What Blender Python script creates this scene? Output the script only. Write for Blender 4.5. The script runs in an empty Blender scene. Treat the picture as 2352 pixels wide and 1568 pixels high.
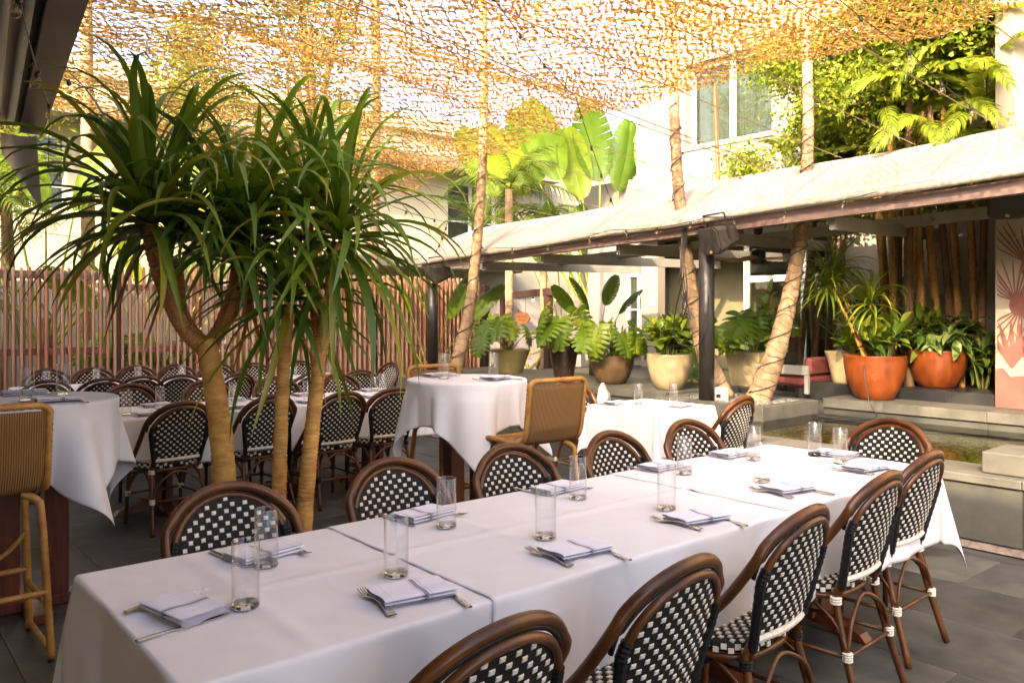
import bpy, math, random
import numpy as np
from mathutils import Vector, Matrix
random.seed(7); rng = np.random.default_rng(7)
R = math.radians; PI = math.pi
sc = bpy.context.scene
COL = sc.collection

# ------------------------------------------------------------------ camera
cam = bpy.data.cameras.new('camera'); cam_ob = bpy.data.objects.new('camera', cam); COL.objects.link(cam_ob)
cam.sensor_width = 36.0; cam.lens = 36.0 * 1850 / 2352; cam.shift_y = -64 / 2352
cam.clip_start = .05; cam.clip_end = 500
cam_ob.location = (0, 0, 1.5); cam_ob.rotation_euler = (R(90), 0, R(-40))
sc.camera = cam_ob
# ------------------------------------------------------------------ sky, sun, exposure
SUN_EL, SUN_AZ = 30.5, 204.0          # azimuth of the sun, degrees from +X towards +Y
sd = Vector((math.cos(R(SUN_EL)) * math.cos(R(SUN_AZ)), math.cos(R(SUN_EL)) * math.sin(R(SUN_AZ)), math.sin(R(SUN_EL))))
w = bpy.data.worlds.new('World'); sc.world = w; w.use_nodes = True
nt = w.node_tree; nt.nodes.clear()
sky = nt.nodes.new('ShaderNodeTexSky'); sky.sky_type = 'NISHITA'; sky.sun_disc = False
sky.sun_elevation = R(SUN_EL); sky.sun_rotation = math.atan2(sd.x, sd.y)
sky.air_density = .7; sky.dust_density = 6.0; sky.ozone_density = .5
bg = nt.nodes.new('ShaderNodeBackground'); bg.inputs[1].default_value = .15
wo = nt.nodes.new('ShaderNodeOutputWorld')
nt.links.new(sky.outputs[0], bg.inputs[0]); nt.links.new(bg.outputs[0], wo.inputs[0])
sun = bpy.data.lights.new('sun', 'SUN'); sun.energy = 2.0; sun.angle = R(.53); sun.color = (1.0, .78, .52)
sun_ob = bpy.data.objects.new('sun', sun); COL.objects.link(sun_ob)
sun_ob.location = sd * 30; sun_ob.rotation_euler = sd.to_track_quat('Z', 'Y').to_euler()
vs = sc.view_settings; vs.view_transform = 'Standard'; vs.look = 'None'; vs.gamma = 1.0; vs.use_curve_mapping = False
vs.exposure = 2.8
sc.cycles.use_denoising = True
sc.cycles.max_bounces = 10; sc.cycles.diffuse_bounces = 5; sc.cycles.transparent_max_bounces = 16
sc.cycles.transmission_bounces = 8; sc.cycles.caustics_reflective = False; sc.cycles.caustics_refractive = False
sc.cycles.sample_clamp_indirect = 8

# ------------------------------------------------------------------ materials
MATS = {}
def ramp(n, stops):
    e = n.color_ramp.elements
    while len(e) < len(stops): e.new(.5)
    for k, (p, c) in enumerate(stops): e[k].position = p; e[k].color = (*c, 1)
def mat(name, col=(.5, .5, .5), rough=.6, col2=None, scale=6, detail=5, bump=0, bscale=None, bdist=.01, metal=0, spec=.5, stretch=(1, 1, 1),
        trans=0, island=None, emis=None, coat=0, sheen=0, contrast=(.35, .65), seedobj=False, transcol=None, byobj=False):
    m = bpy.data.materials.new(name); m.use_nodes = True; MATS[name] = m
    nt = m.node_tree; N = nt.nodes; L = nt.links; b = N['Principled BSDF']; out = N['Material Output']
    b.inputs['Roughness'].default_value = rough; b.inputs['Metallic'].default_value = metal
    b.inputs['Specular IOR Level'].default_value = spec; b.inputs['Coat Weight'].default_value = coat
    b.inputs['Sheen Weight'].default_value = sheen
    b.inputs['Base Color'].default_value = (*col, 1)
    csock = None
    def coords():
        tc = N.new('ShaderNodeTexCoord'); mp = N.new('ShaderNodeMapping'); mp.inputs['Scale'].default_value = stretch
        L.new(tc.outputs['Object'], mp.inputs[0])
        if seedobj:
            oi = N.new('ShaderNodeObjectInfo'); vm = N.new('ShaderNodeVectorMath'); vm.operation = 'SCALE'; vm.inputs[0].default_value = (31, 17, 23)
            L.new(oi.outputs['Random'], vm.inputs['Scale']); L.new(vm.outputs[0], mp.inputs['Location'])
        return mp.outputs[0]
    if island:
        g = N.new('ShaderNodeNewGeometry'); rp = N.new('ShaderNodeValToRGB'); ramp(rp, island)
        oi = N.new('ShaderNodeObjectInfo'); ad = N.new('ShaderNodeMath'); ad.operation = 'ADD'; fr = N.new('ShaderNodeMath'); fr.operation = 'FRACT'
        ad.inputs[0].default_value = 0.
        if not byobj: L.new(g.outputs['Random Per Island'], ad.inputs[0])
        L.new(oi.outputs['Random'], ad.inputs[1]); L.new(ad.outputs[0], fr.inputs[0])
        L.new(fr.outputs[0], rp.inputs[0]); csock = rp.outputs[0]
    if col2 is not None:
        nz = N.new('ShaderNodeTexNoise'); nz.inputs['Scale'].default_value = scale; nz.inputs['Detail'].default_value = detail; nz.inputs['Roughness'].default_value = .62
        L.new(coords(), nz.inputs['Vector']); rp2 = N.new('ShaderNodeValToRGB'); ramp(rp2, [(contrast[0], col), (contrast[1], col2)]); L.new(nz.outputs[0], rp2.inputs[0])
        if csock is not None:
            mx = N.new('ShaderNodeMix'); mx.data_type = 'RGBA'; mx.blend_type = 'MULTIPLY'; mx.inputs[0].default_value = 1
            L.new(csock, mx.inputs[6]); L.new(rp2.outputs[0], mx.inputs[7]); csock = mx.outputs[2]
        else: csock = rp2.outputs[0]
    if csock is not None: L.new(csock, b.inputs['Base Color'])
    if bump:
        n2 = N.new('ShaderNodeTexNoise'); n2.inputs['Scale'].default_value = bscale or scale * 3; n2.inputs['Detail'].default_value = 6
        L.new(coords(), n2.inputs['Vector']); bp = N.new('ShaderNodeBump'); bp.inputs['Strength'].default_value = bump; bp.inputs['Distance'].default_value = bdist
        L.new(n2.outputs[0], bp.inputs['Height']); L.new(bp.outputs[0], b.inputs['Normal'])
    if trans:
        t = N.new('ShaderNodeBsdfTranslucent'); ms = N.new('ShaderNodeMixShader'); ms.inputs[0].default_value = trans
        if transcol: t.inputs[0].default_value = (*transcol, 1)
        elif csock is not None: L.new(csock, t.inputs[0])
        else: t.inputs[0].default_value = (*col, 1)
        L.new(b.outputs[0], ms.inputs[1]); L.new(t.outputs[0], ms.inputs[2]); L.new(ms.outputs[0], out.inputs[0])
    if emis: b.inputs['Emission Color'].default_value = (*emis[:3], 1); b.inputs['Emission Strength'].default_value = emis[3]
    return m
def nodes(m): return m.node_tree.nodes, m.node_tree.links, m.node_tree.nodes['Principled BSDF']

# ------------------------------------------------------------------ mesh builder
class MB:
    def __init__(s): s.v = []; s.f = []; s.n = 0
    def add(s, V, F):
        V = np.asarray(V, float).reshape(-1, 3); o = s.n; s.v.append(V); s.n += len(V)
        s.f.extend([tuple(int(i) + o for i in f) for f in F]); return s
    def box(s, x0, x1, y0, y1, z0, z1):
        V = [(x0, y0, z0), (x1, y0, z0), (x1, y1, z0), (x0, y1, z0), (x0, y0, z1), (x1, y0, z1), (x1, y1, z1), (x0, y1, z1)]
        return s.add(V, [(0, 3, 2, 1), (4, 5, 6, 7), (0, 1, 5, 4), (1, 2, 6, 5), (2, 3, 7, 6), (3, 0, 4, 7)])
    def cbox(s, x0, x1, y0, y1, z0, z1, b=.004):      # box with bevelled edges
        V = []; F = []
        def ring(z, i): return [(x0 + i, y0 + i, z), (x1 - i, y0 + i, z), (x1 - i, y1 - i, z), (x0 + i, y1 - i, z)]
        def oct8(z, i):
            return [(x0 + b, y0 + i, z), (x1 - b, y0 + i, z), (x1 - i, y0 + b, z), (x1 - i, y1 - b, z), (x1 - b, y1 - i, z), (x0 + b, y1 - i, z), (x0 + i, y1 - b, z), (x0 + i, y0 + b, z)]
        V = oct8(z0, b * .99) + oct8(z0 + b, 0) + oct8(z1 - b, 0) + oct8(z1, b * .99)
        for k in range(3):
            for i in range(8): F.append((k * 8 + i, k * 8 + (i + 1) % 8, k * 8 + 8 + (i + 1) % 8, k * 8 + 8 + i))
        F.append(tuple(range(7, -1, -1))); F.append(tuple(range(24, 32))); return s.add(V, F)
    def bar(s, p, q, w, h, up=(0, 0, 1)):              # box along p->q
        p = np.array(p, float); q = np.array(q, float); d = q - p; d /= np.linalg.norm(d); u = np.array(up, float)
        x = np.cross(d, u); x /= np.linalg.norm(x); z = np.cross(x, d); V = []
        for c in (p, q):
            for a, b2 in ((-1, -1), (1, -1), (1, 1), (-1, 1)): V.append(c + x * a * w / 2 + z * b2 * h / 2)
        return s.add(V, [(3, 2, 1, 0), (4, 5, 6, 7), (0, 1, 5, 4), (1, 2, 6, 5), (2, 3, 7, 6), (3, 0, 4, 7)])
    def tube(s, pts, r, n=8, closed=False, caps=True):
        P = np.array(pts, float); m = len(P); r = np.full(m, r) if np.isscalar(r) else np.asarray(r, float)
        T = np.empty_like(P)
        if closed: T = np.roll(P, -1, 0) - np.roll(P, 1, 0)
        else: T[1:-1] = P[2:] - P[:-2]; T[0] = P[1] - P[0]; T[-1] = P[-1] - P[-2]
        T /= np.linalg.norm(T, axis=1)[:, None] + 1e-12
        u = np.cross(T[0], (0, 0, 1)); 
        if np.linalg.norm(u) < .1: u = np.cross(T[0], (1, 0, 0))
        u /= np.linalg.norm(u); V = []; an = np.arange(n) * 2 * PI / n
        for i in range(m):
            u = u - T[i] * u.dot(T[i]); u /= np.linalg.norm(u) + 1e-12; v = np.cross(T[i], u)
            V.append(P[i] + r[i] * (np.cos(an)[:, None] * u + np.sin(an)[:, None] * v))
        F = []
        for i in range(m if closed else m - 1):
            a, b2 = i * n, ((i + 1) % m) * n
            for k in range(n): F.append((a + k, a + (k + 1) % n, b2 + (k + 1) % n, b2 + k))
        if caps and not closed: F.append(tuple(range(n - 1, -1, -1))); F.append(tuple((m - 1) * n + k for k in range(n)))
        return s.add(np.concatenate(V), F)
    def lathe(s, prof, n=24, c=(0, 0, 0), caps=True):
        V = []; F = []; m = len(prof)
        for r, z in prof:
            for k in range(n): a = 2 * PI * k / n; V.append((c[0] + r * math.cos(a), c[1] + r * math.sin(a), c[2] + z))
        for i in range(m - 1):
            for k in range(n): F.append((i * n + k, i * n + (k + 1) % n, (i + 1) * n + (k + 1) % n, (i + 1) * n + k))
        if caps: F.append(tuple(range(n - 1, -1, -1))); F.append(tuple((m - 1) * n + k for k in range(n)))
        return s.add(V, F)
    def grid(s, G):                                     # G[i][j] points
        G = np.asarray(G, float); a, b2 = G.shape[:2]; F = []
        for i in range(a - 1):
            for j in range(b2 - 1): F.append((i * b2 + j, i * b2 + j + 1, (i + 1) * b2 + j + 1, (i + 1) * b2 + j))
        return s.add(G.reshape(-1, 3), F)
    def prism(s, poly, z0, z1):
        n = len(poly); V = [(x, y, z0) for x, y in poly] + [(x, y, z1) for x, y in poly]
        F = [tuple(range(n - 1, -1, -1)), tuple(range(n, 2 * n))] + [(k, (k + 1) % n, n + (k + 1) % n, n + k) for k in range(n)]
        return s.add(V, F)
    def xf(s, M):
        M = np.array(M); s.v = [V @ M[:3, :3].T + M[:3, 3] for V in s.v]; return s
    def mesh(s, name, m, smooth=False):
        me = bpy.data.meshes.new(name)
        V = np.concatenate(s.v) if s.v else np.zeros((0, 3))
        me.from_pydata(V.tolist(), [], s.f); me.materials.append(MATS[m] if isinstance(m, str) else m)
        if smooth: me.polygons.foreach_set('use_smooth', np.ones(len(me.polygons), bool))
        me.update(); return me
    def build(s, name, m, parent=None, smooth=False, loc=None):
        o = bpy.data.objects.new(name, s.mesh(name, m, smooth)); COL.objects.link(o)
        if parent is not None: o.parent = parent
        if loc is not None: o.location = loc
        return o
def put(name, me, parent=None, loc=(0, 0, 0), rot=None, scale=None, M=None):
    o = bpy.data.objects.new(name, me); COL.objects.link(o)
    if parent is not None: o.parent = parent
    if M is not None: o.matrix_basis = M
    else:
        o.location = loc
        if rot is not None: o.rotation_euler = rot
        if scale is not None: o.scale = (scale,) * 3 if np.isscalar(scale) else scale
    return o
def tag(o, label=None, cat=None, group=None, kind=None):
    if label: o['label'] = label
    if cat: o['category'] = cat
    if group: o['group'] = group
    if kind: o['kind'] = kind
    return o
def empty(name, loc=(0, 0, 0), rz=0):
    o = bpy.data.objects.new(name, None); COL.objects.link(o); o.location = loc; o.rotation_euler = (0, 0, rz); o.empty_display_size = .1; return o
def thing(name, label, cat, loc=(0, 0, 0), rz=0, group=None): return tag(empty(name, loc, rz), label, cat, group)
def copy_tree(o, parent=None):
    c = o.copy(); COL.objects.link(c); c.parent = parent
    for ch in o.children: copy_tree(ch, c)
    return c
def smoothpath(pts, n=8):                               # catmull-rom
    P = np.array(pts, float); P = np.vstack([2 * P[0] - P[1], P, 2 * P[-1] - P[-2]]); out = []
    for i in range(1, len(P) - 2):
        for t in np.arange(n) / n:
            a, b2, c2, d2 = P[i - 1], P[i], P[i + 1], P[i + 2]
            out.append(.5 * (2 * b2 + (c2 - a) * t + (2 * a - 5 * b2 + 4 * c2 - d2) * t * t + (3 * b2 - a - 3 * c2 + d2) * t ** 3))
    out.append(P[-2]); return np.array(out)
ORD = ['first', 'second', 'third', 'fourth', 'fifth', 'sixth', 'seventh', 'eighth', 'ninth', 'tenth', 'eleventh', 'twelfth']
# ------------------------------------------------------------------ the material library
mat('slate', (.026, .026, .025), .45, (.13, .125, .11), 2.6, 12, bump=.4, bscale=11, bdist=.004, seedobj=True, contrast=(.3, .75), spec=.35, island=[(0, (.72, .73, .72)), (.5, (1, 1, 1)), (1, (1.3, 1.27, 1.2))])
mat('grout', (.11, .105, .095), .9, (.07, .07, .065), 12)
mat('cloth', (.80, .77, .765), .85, (.75, .715, .71), 3, 4, bump=.22, bscale=4, bdist=.012, sheen=.2, trans=.12)
mat('rattan_frame', (.13, .044, .009), .34, (.045, .013, .003), 7, 6, bump=.1, bscale=30, stretch=(1, 1, .4), coat=.12, seedobj=True, spec=.3)
mat('rattan_dark', (.075, .022, .005), .34, (.028, .008, .002), 9, 5, coat=.1, spec=.3)
mat('black_wrap', (.008, .007, .007), .55, spec=.25)
mat('white_wrap', (.72, .65, .52), .55, (.6, .53, .42), 40)
mat('weave_black', (.009, .008, .008), .6, spec=.2)
mat('weave_white', (.66, .60, .50), .5, (.56, .50, .41), 30)
mat('cherry', (.15, .035, .012), .4, (.075, .016, .006), 5, 6, bump=.1, stretch=(6, 6, .5), coat=.2)
mat('cane', (.44, .22, .045), .5, (.27, .115, .02), 14, 5, bump=.2, bscale=40, seedobj=True)
mat('steel', (.62, .58, .52), .25, metal=1)
mat('net', (.32, .215, .105), .8, (.22, .14, .06), 1.2, 5, trans=.5, transcol=(.52, .29, .06))
mat('canopy', (.52, .465, .40), .8, (.43, .375, .315), 1.3, 6, bump=.12, bscale=3, bdist=.03, trans=.2)
mat('dark_metal', (.030, .025, .023), .4, (.02, .017, .016), 4)
mat('beam_paint', (.20, .135, .115), .55, (.16, .10, .085), 3, 6)
mat('steel_grey', (.34, .32, .28), .5, (.26, .245, .21), 3)
mat('roof_metal', (.11, .08, .07), .42, (.075, .055, .05), 2, 6)
mat('flashing', (.30, .28, .27), .35, (.2, .19, .18), 4, metal=.6)
mat('fence_wood', (.56, .40, .27), .7, (.40, .245, .155), 4, 7, bump=.2, stretch=(5, 5, .5), seedobj=True, island=[(0, (1, .95, .9)), (.5, (.9, .75, .72)), (.8, (1.0, .68, .58)), (1, (.82, .62, .58))])
mat('rail_wood', (.42, .22, .16), .7, (.30, .09, .085), 5.5, 3, bump=.15, contrast=(.42, .58))
mat('rail_grey', (.36, .28, .24), .75, (.18, .13, .11), 6, 6, stretch=(.4, 4, 4))
mat('post_brown', (.055, .022, .016), .5, (.035, .014, .010), 5)
mat('stone', (.09, .086, .07), .6, (.035, .036, .03), 2.2, 9, bump=.35, bscale=30, bdist=.004, seedobj=True, contrast=(.28, .7))
mat('stone_light', (.14, .13, .105), .55, (.075, .072, .058), 3, 8, bump=.25, bscale=30, bdist=.003, seedobj=True)
mat('stone_black', (.035, .034, .033), .3, (.02, .02, .02), 3, 7)
mat('pool_bed', (.16, .14, .035), .6, (.05, .06, .015), 9, 6, contrast=(.38, .6))
mat('mural_wall', (.36, .30, .22), .85, (.31, .255, .185), 1.5, 6, bump=.1, bscale=60, bdist=.002)
mat('mural_red', (.21, .085, .065), .85, (.15, .055, .042), 3, 6)
mat('white_wall', (.30, .255, .21), .85, (.265, .225, .18), 1.2, 6, bump=.08, bscale=50, bdist=.002)
mat('cream_wall', (.55, .50, .36), .85, (.50, .45, .32), 1.2, 6)
mat('grey_wall', (.42, .38, .34), .85, (.36, .325, .29), 1.5, 6)
mat('shade_wall', (.22, .195, .175), .85, (.18, .16, .145), 1.5, 6)  # darker copy of the grey wall, shade under the canopy put into its colour
mat('mauve_wall', (.42, .36, .33), .85, (.37, .32, .29), 1.5, 6)
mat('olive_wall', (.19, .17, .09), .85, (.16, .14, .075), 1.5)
mat('window_frame', (.70, .70, .66), .45)
mat('curtain', (.45, .44, .38), .9, (.3, .3, .25), 6, stretch=(1, 6, .2))
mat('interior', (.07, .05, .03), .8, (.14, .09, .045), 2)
mat('terracotta', (.30, .068, .010), .38, (.15, .032, .008), 3.2, 10, bump=.15, bscale=20, bdist=.003, stretch=(2.5, 2.5, .7), coat=.12, contrast=(.33, .72), seedobj=True)
mat('cream_pot', (.52, .42, .24), .35, (.28, .20, .09), 3.5, 8, coat=.25, contrast=(.42, .75))
mat('yellow_pot', (.36, .29, .12), .5, (.27, .21, .08), 4, 7)
mat('brown_pot', (.17, .10, .045), .5, (.09, .05, .022), 4, 8)
mat('dark_pot', (.055, .030, .018), .2, (.14, .09, .06), 9, 7, stretch=(4, 4, .35), coat=.3, contrast=(.5, .75))
mat('soil', (.03, .02, .012), .95, (.05, .033, .02), 20, bump=.6)
mat('pebble', (.20, .20, .19), .5, island=[(0, (.10, .11, .115)), (.4, (.19, .19, .18)), (.7, (.28, .26, .22)), (1, (.13, .13, .13))])
G = lambda *a: [(p, c) for p, c in a]
mat('leaf_draca', (.04, .09, .02), .38, island=G((0, (.055, .115, .010)), (.5, (.10, .175, .011)), (.85, (.18, .24, .014)), (1, (.32, .28, .022))), trans=.42, coat=.2)
mat('leaf_dry', (.30, .13, .03), .8, (.20, .07, .02), 10, trans=.3)
mat('leaf_sun', (.10, .20, .02), .45, island=G((0, (.12, .20, .015)), (.6, (.22, .30, .022)), (1, (.38, .38, .035))), trans=.42)
mat('leaf_pad', (1, 1, 1), .42, (.72, .80, .7), 5, 6, island=G((0, (.11, .19, .014)), (.6, (.19, .28, .018)), (1, (.33, .35, .028))), trans=.42, byobj=True, bump=.3, bscale=30, bdist=.004)
mat('leaf_fish', (.2, .25, .02), .5, island=G((0, (.11, .175, .012)), (.5, (.21, .27, .016)), (1, (.36, .34, .026))), trans=.5)
mat('leaf_palm', (.10, .18, .02), .5, island=G((0, (.06, .12, .012)), (.6, (.12, .18, .015)), (1, (.22, .22, .02))), trans=.42)
mat('leaf_mid', (.08, .15, .02), .45, island=G((0, (.055, .115, .012)), (.6, (.11, .18, .02)), (1, (.22, .25, .03))), trans=.35)
mat('leaf_pale', (.27, .33, .10), .4, (.07, .14, .02), 16, 3, trans=.3, contrast=(.45, .6))
mat('leaf_dark', (.04, .08, .025), .45, island=G((0, (.035, .07, .022)), (1, (.09, .14, .04))), trans=.25)
mat('leaf_far', (.16, .2, .02), .5, island=G((0, (.10, .15, .01)), (.5, (.2, .24, .02)), (1, (.36, .33, .03))), trans=.5)
mat('trunk_draca', (.66, .35, .075), .75, (.36, .15, .025), 7, 6, bump=.4, bscale=26, bdist=.006, stretch=(1, 1, 2.2))
mat('trunk_ring', (.50, .33, .13), .8, (.36, .20, .07), 14)
mat('trunk_branch', (.46, .18, .04), .7, (.26, .085, .018), 8, 6, bump=.4, bscale=30, bdist=.004)
mat('trunk_palm', (.42, .28, .155), .85, (.22, .135, .07), 9, 8, bump=.5, bscale=30, bdist=.006, stretch=(1, 1, .5))
mat('trunk_palmring', (.20, .13, .085), .85, (.14, .09, .055), 12)
mat('trunk_bamboo', (.58, .30, .07), .55, (.22, .09, .02), 5, 8, stretch=(2, 2, .4))
mat('trunk_old', (.22, .12, .05), .85, (.09, .045, .02), 6, 8, bump=.5, bscale=18, stretch=(2, 2, .6))
mat('stem', (.16, .18, .04), .5, (.10, .13, .03), 6)
mat('petiole', (.30, .32, .05), .5, (.2, .25, .03), 5)
mat('wire', (.28, .17, .09), .6)
mat('cable', (.012, .012, .012), .5)
mat('sofa', (.22, .05, .042), .8, (.17, .04, .033), 12)
mat('sign_wood', (.15, .055, .012), .6, (.10, .034, .008), 8, stretch=(1, 1, 5))
mat('paint_dark', (.03, .014, .006), .6)
mat('bike_paint', (.26, .22, .06), .35, coat=.3)
mat('rubber', (.02, .02, .02), .7)
mat('filament', (1, .6, .2), .5, emis=(1, .55, .18, 9))
mat('speaker', (.055, .045, .037), .55, (.04, .032, .027), 5)
mat('grille', (.028, .022, .019), .7, bump=.5, bscale=400, bdist=.001)
mat('fan_blade', (.42, .28, .15), .5, (.30, .18, .09), 5)
mat('rock', (.55, .55, .50), .7, (.40, .40, .37), 8, bump=.5, bscale=20)
mat('copper', (.42, .12, .035), .5, (.34, .09, .03), 5)
mat('gold_frame', (.50, .30, .06), .45)
# glass: clear to the camera and to shadow alike
def glassy(name, col=(1, 1, 1), rough=0., ior=1.45, thin=None):
    m = bpy.data.materials.new(name); m.use_nodes = True; MATS[name] = m; N, L, b = nodes(m)
    b.inputs['Base Color'].default_value = (*col, 1); b.inputs['Transmission Weight'].default_value = 1
    b.inputs['Roughness'].default_value = rough; b.inputs['IOR'].default_value = ior
    if thin is not None:
        t = N.new('ShaderNodeBsdfTransparent'); t.inputs[0].default_value = (*col, 1); gl = N.new('ShaderNodeBsdfGlossy'); gl.inputs['Roughness'].default_value = .02
        fr = N.new('ShaderNodeLayerWeight'); fr.inputs[0].default_value = .5; pw = N.new('ShaderNodeMath'); pw.operation = 'POWER'; pw.inputs[1].default_value = 4
        ml = N.new('ShaderNodeMath'); ml.operation = 'MULTIPLY_ADD'; ml.inputs[1].default_value = .6 * thin; ml.inputs[2].default_value = .035 * thin
        ms = N.new('ShaderNodeMixShader'); L.new(fr.outputs['Facing'], pw.inputs[0]); L.new(pw.outputs[0], ml.inputs[0]); L.new(ml.outputs[0], ms.inputs[0])
        L.new(t.outputs[0], ms.inputs[1]); L.new(gl.outputs[0], ms.inputs[2]); L.new(ms.outputs[0], N['Material Output'].inputs[0])
    return m
glassy('tumbler', (.994, .994, .994), thin=1.5)
glassy('bulb_glass', (.97, .95, .90), thin=1.2)
glassy('pane', (.62, .66, .60), thin=2.2)
# water: a rippled clear surface over the pebbled bed
m = glassy('water', (.80, .86, .70), rough=.03, ior=1.33); N, L, b = nodes(m)
t = N.new('ShaderNodeBsdfTransparent'); t.inputs[0].default_value = (.88, .90, .72, 1); gl = N.new('ShaderNodeBsdfGlossy'); gl.inputs['Roughness'].default_value = .03
fr = N.new('ShaderNodeFresnel'); fr.inputs[0].default_value = 1.28; ms = N.new('ShaderNodeMixShader')
tc = N.new('ShaderNodeTexCoord'); nz = N.new('ShaderNodeTexNoise'); nz.inputs['Scale'].default_value = 7; nz.inputs['Detail'].default_value = 3
bp = N.new('ShaderNodeBump'); bp.inputs['Strength'].default_value = .16; bp.inputs['Distance'].default_value = .02
L.new(tc.outputs['Object'], nz.inputs['Vector']); L.new(nz.outputs[0], bp.inputs['Height'])
for nd in (gl, fr): L.new(bp.outputs[0], nd.inputs['Normal'])
L.new(fr.outputs[0], ms.inputs[0]); L.new(t.outputs[0], ms.inputs[1]); L.new(gl.outputs[0], ms.inputs[2]); L.new(ms.outputs[0], N['Material Output'].inputs[0])
# pool bed: mottled pebbles
m = MATS['pool_bed']; N, L, b = nodes(m)
vo = N.new('ShaderNodeTexVoronoi'); vo.inputs['Scale'].default_value = 17; tc = N.new('ShaderNodeTexCoord'); L.new(tc.outputs['Object'], vo.inputs['Vector'])
rp = N.new('ShaderNodeValToRGB'); ramp(rp, [(0, (.16, .15, .03)), (.4, (.46, .38, .06)), (.7, (.32, .30, .06)), (1, (.62, .52, .14))])
sx = N.new('ShaderNodeSeparateColor'); L.new(vo.outputs['Color'], sx.inputs[0]); L.new(sx.outputs[0], rp.inputs[0])
vd = N.new('ShaderNodeTexVoronoi'); vd.feature = 'DISTANCE_TO_EDGE'; vd.inputs['Scale'].default_value = 17; L.new(tc.outputs['Object'], vd.inputs['Vector'])
mm = N.new('ShaderNodeMath'); mm.operation = 'MULTIPLY'; mm.inputs[1].default_value = 6; mm.use_clamp = True; L.new(vd.outputs[0], mm.inputs[0])
mx = N.new('ShaderNodeMix'); mx.data_type = 'RGBA'; mx.inputs[6].default_value = (.015, .02, .006, 1); L.new(mm.outputs[0], mx.inputs[0]); L.new(rp.outputs[0], mx.inputs[7]); L.new(mx.outputs[2], b.inputs['Base Color'])
# striped napkin (woven stripes along one direction)
m = mat('napkin', (.70, .69, .76), .85, sheen=.2); N, L, b = nodes(m)
tc = N.new('ShaderNodeTexCoord'); sx = N.new('ShaderNodeSeparateXYZ'); L.new(tc.outputs['Object'], sx.inputs[0])
rp = N.new('ShaderNodeValToRGB'); rp.color_ramp.interpolation = 'CONSTANT'; wv = (.68, .66, .73); gy = (.20, .195, .26); g2 = (.45, .44, .5)
ramp(rp, [(0, wv), (.34, gy), (.35, wv), (.385, gy), (.45, wv), (.47, gy), (.48, wv), (.86, g2), (.87, wv)])
mr = N.new('ShaderNodeMapRange'); mr.inputs[1].default_value = -.1; mr.inputs[2].default_value = .1; L.new(sx.outputs[1], mr.inputs[0]); L.new(mr.outputs[0], rp.inputs[0]); L.new(rp.outputs[0], b.inputs['Base Color'])
# woven cane sheet: colour and relief from two crossing strand waves
m = mat('cane_weave', (.42, .22, .055), .5); N, L, b = nodes(m)
tc = N.new('ShaderNodeTexCoord'); out = []
for axis, sc2 in (('X', 34), ('Z', 75)):
    wv2 = N.new('ShaderNodeTexWave'); wv2.bands_direction = axis; wv2.inputs['Scale'].default_value = sc2; wv2.inputs['Distortion'].default_value = .4; L.new(tc.outputs['Object'], wv2.inputs['Vector']); out.append(wv2)
ck = N.new('ShaderNodeMath'); ck.operation = 'MULTIPLY'; L.new(out[0].outputs['Fac'], ck.inputs[0]); L.new(out[1].outputs['Fac'], ck.inputs[1])
rp = N.new('ShaderNodeValToRGB'); ramp(rp, [(.0, (.07, .028, .006)), (.25, (.30, .13, .024)), (.8, (.56, .30, .07))]); L.new(ck.outputs[0], rp.inputs[0]); L.new(rp.outputs[0], b.inputs['Base Color'])
bp = N.new('ShaderNodeBump'); bp.inputs['Strength'].default_value = .9; bp.inputs['Distance'].default_value = .004; L.new(ck.outputs[0], bp.inputs['Height']); L.new(bp.outputs[0], b.inputs['Normal'])
# ================================================================== THE SETTING
# ground: one sheet to the horizon, slate tiles laid on it
g = MB().box(-60, 80, -60, 90, -.4, -.012).build('ground', 'grout'); tag(g, kind='structure')
fl = MB().box(-4, 5.55, -4, 12.6, -.012, -.004).build('floor', 'grout'); tag(fl, kind='structure')
TX, TY = .60, .90
tm = [MB().cbox(.002, TX - .002, .002, TY - .002, -.006, .004 * k / 10, .0015).mesh('floor_tile', 'slate') for k in (0, 1, 2, 3)]
for i in range(12):
    for j in range(-2, 16):
        x = 4.79 - TX * i; y = 1.83 + TY * (j - 2) + (TY / 2 if i % 2 else 0)
        if x < -1.6 or y > 11.6: continue
        d = .643 * x + .766 * y; 
        if d < .4: continue
        put('floor_tile', tm[random.randrange(4)], fl, (x, y, 0))
for j in range(-2, 13): put('floor_tile', tm[j % 4], fl, (5.391, 1.83 + TY * (j - 2) + TY / 2, 0), None, (.146 / .6, 1, 1))
back = MB().box(5.6, 40, -20, 40, -.011, -.002).build('terrace_ground', 'stone_light'); tag(back, kind='structure')

# ------------------------------------------------------------------ raised pool: walls, copings, ledge, water, bed
PX0, PX1, PXL = 5.54, 8.25, 7.40          # front wall face, far ledge face (right), far ledge face (left of the island)
pool = thing('pool_wall', 'low grey stone wall of the raised pool with pale coping slabs', 'wall')
y = -1.0; k = 0
while y < 9.9:
    L_ = min(.92, 9.95 - y)
    MB().cbox(PX0, PX0 + .30, y + .002, y + L_ - .002, .062, .425, .004).build('stone_panel', 'stone', pool)
    MB().cbox(PX0 - .025, PX0 + .42, y + .0015, y + L_ - .0015, .425, .48, .006).build('coping_slab', 'stone_light', pool)
    MB().cbox(PX0 + .02, PX0 + .30, y + .001, y + L_ - .001, 0, .062, .004).build('plinth', 'rail_grey', pool)
    y += .92; k += 1
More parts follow.
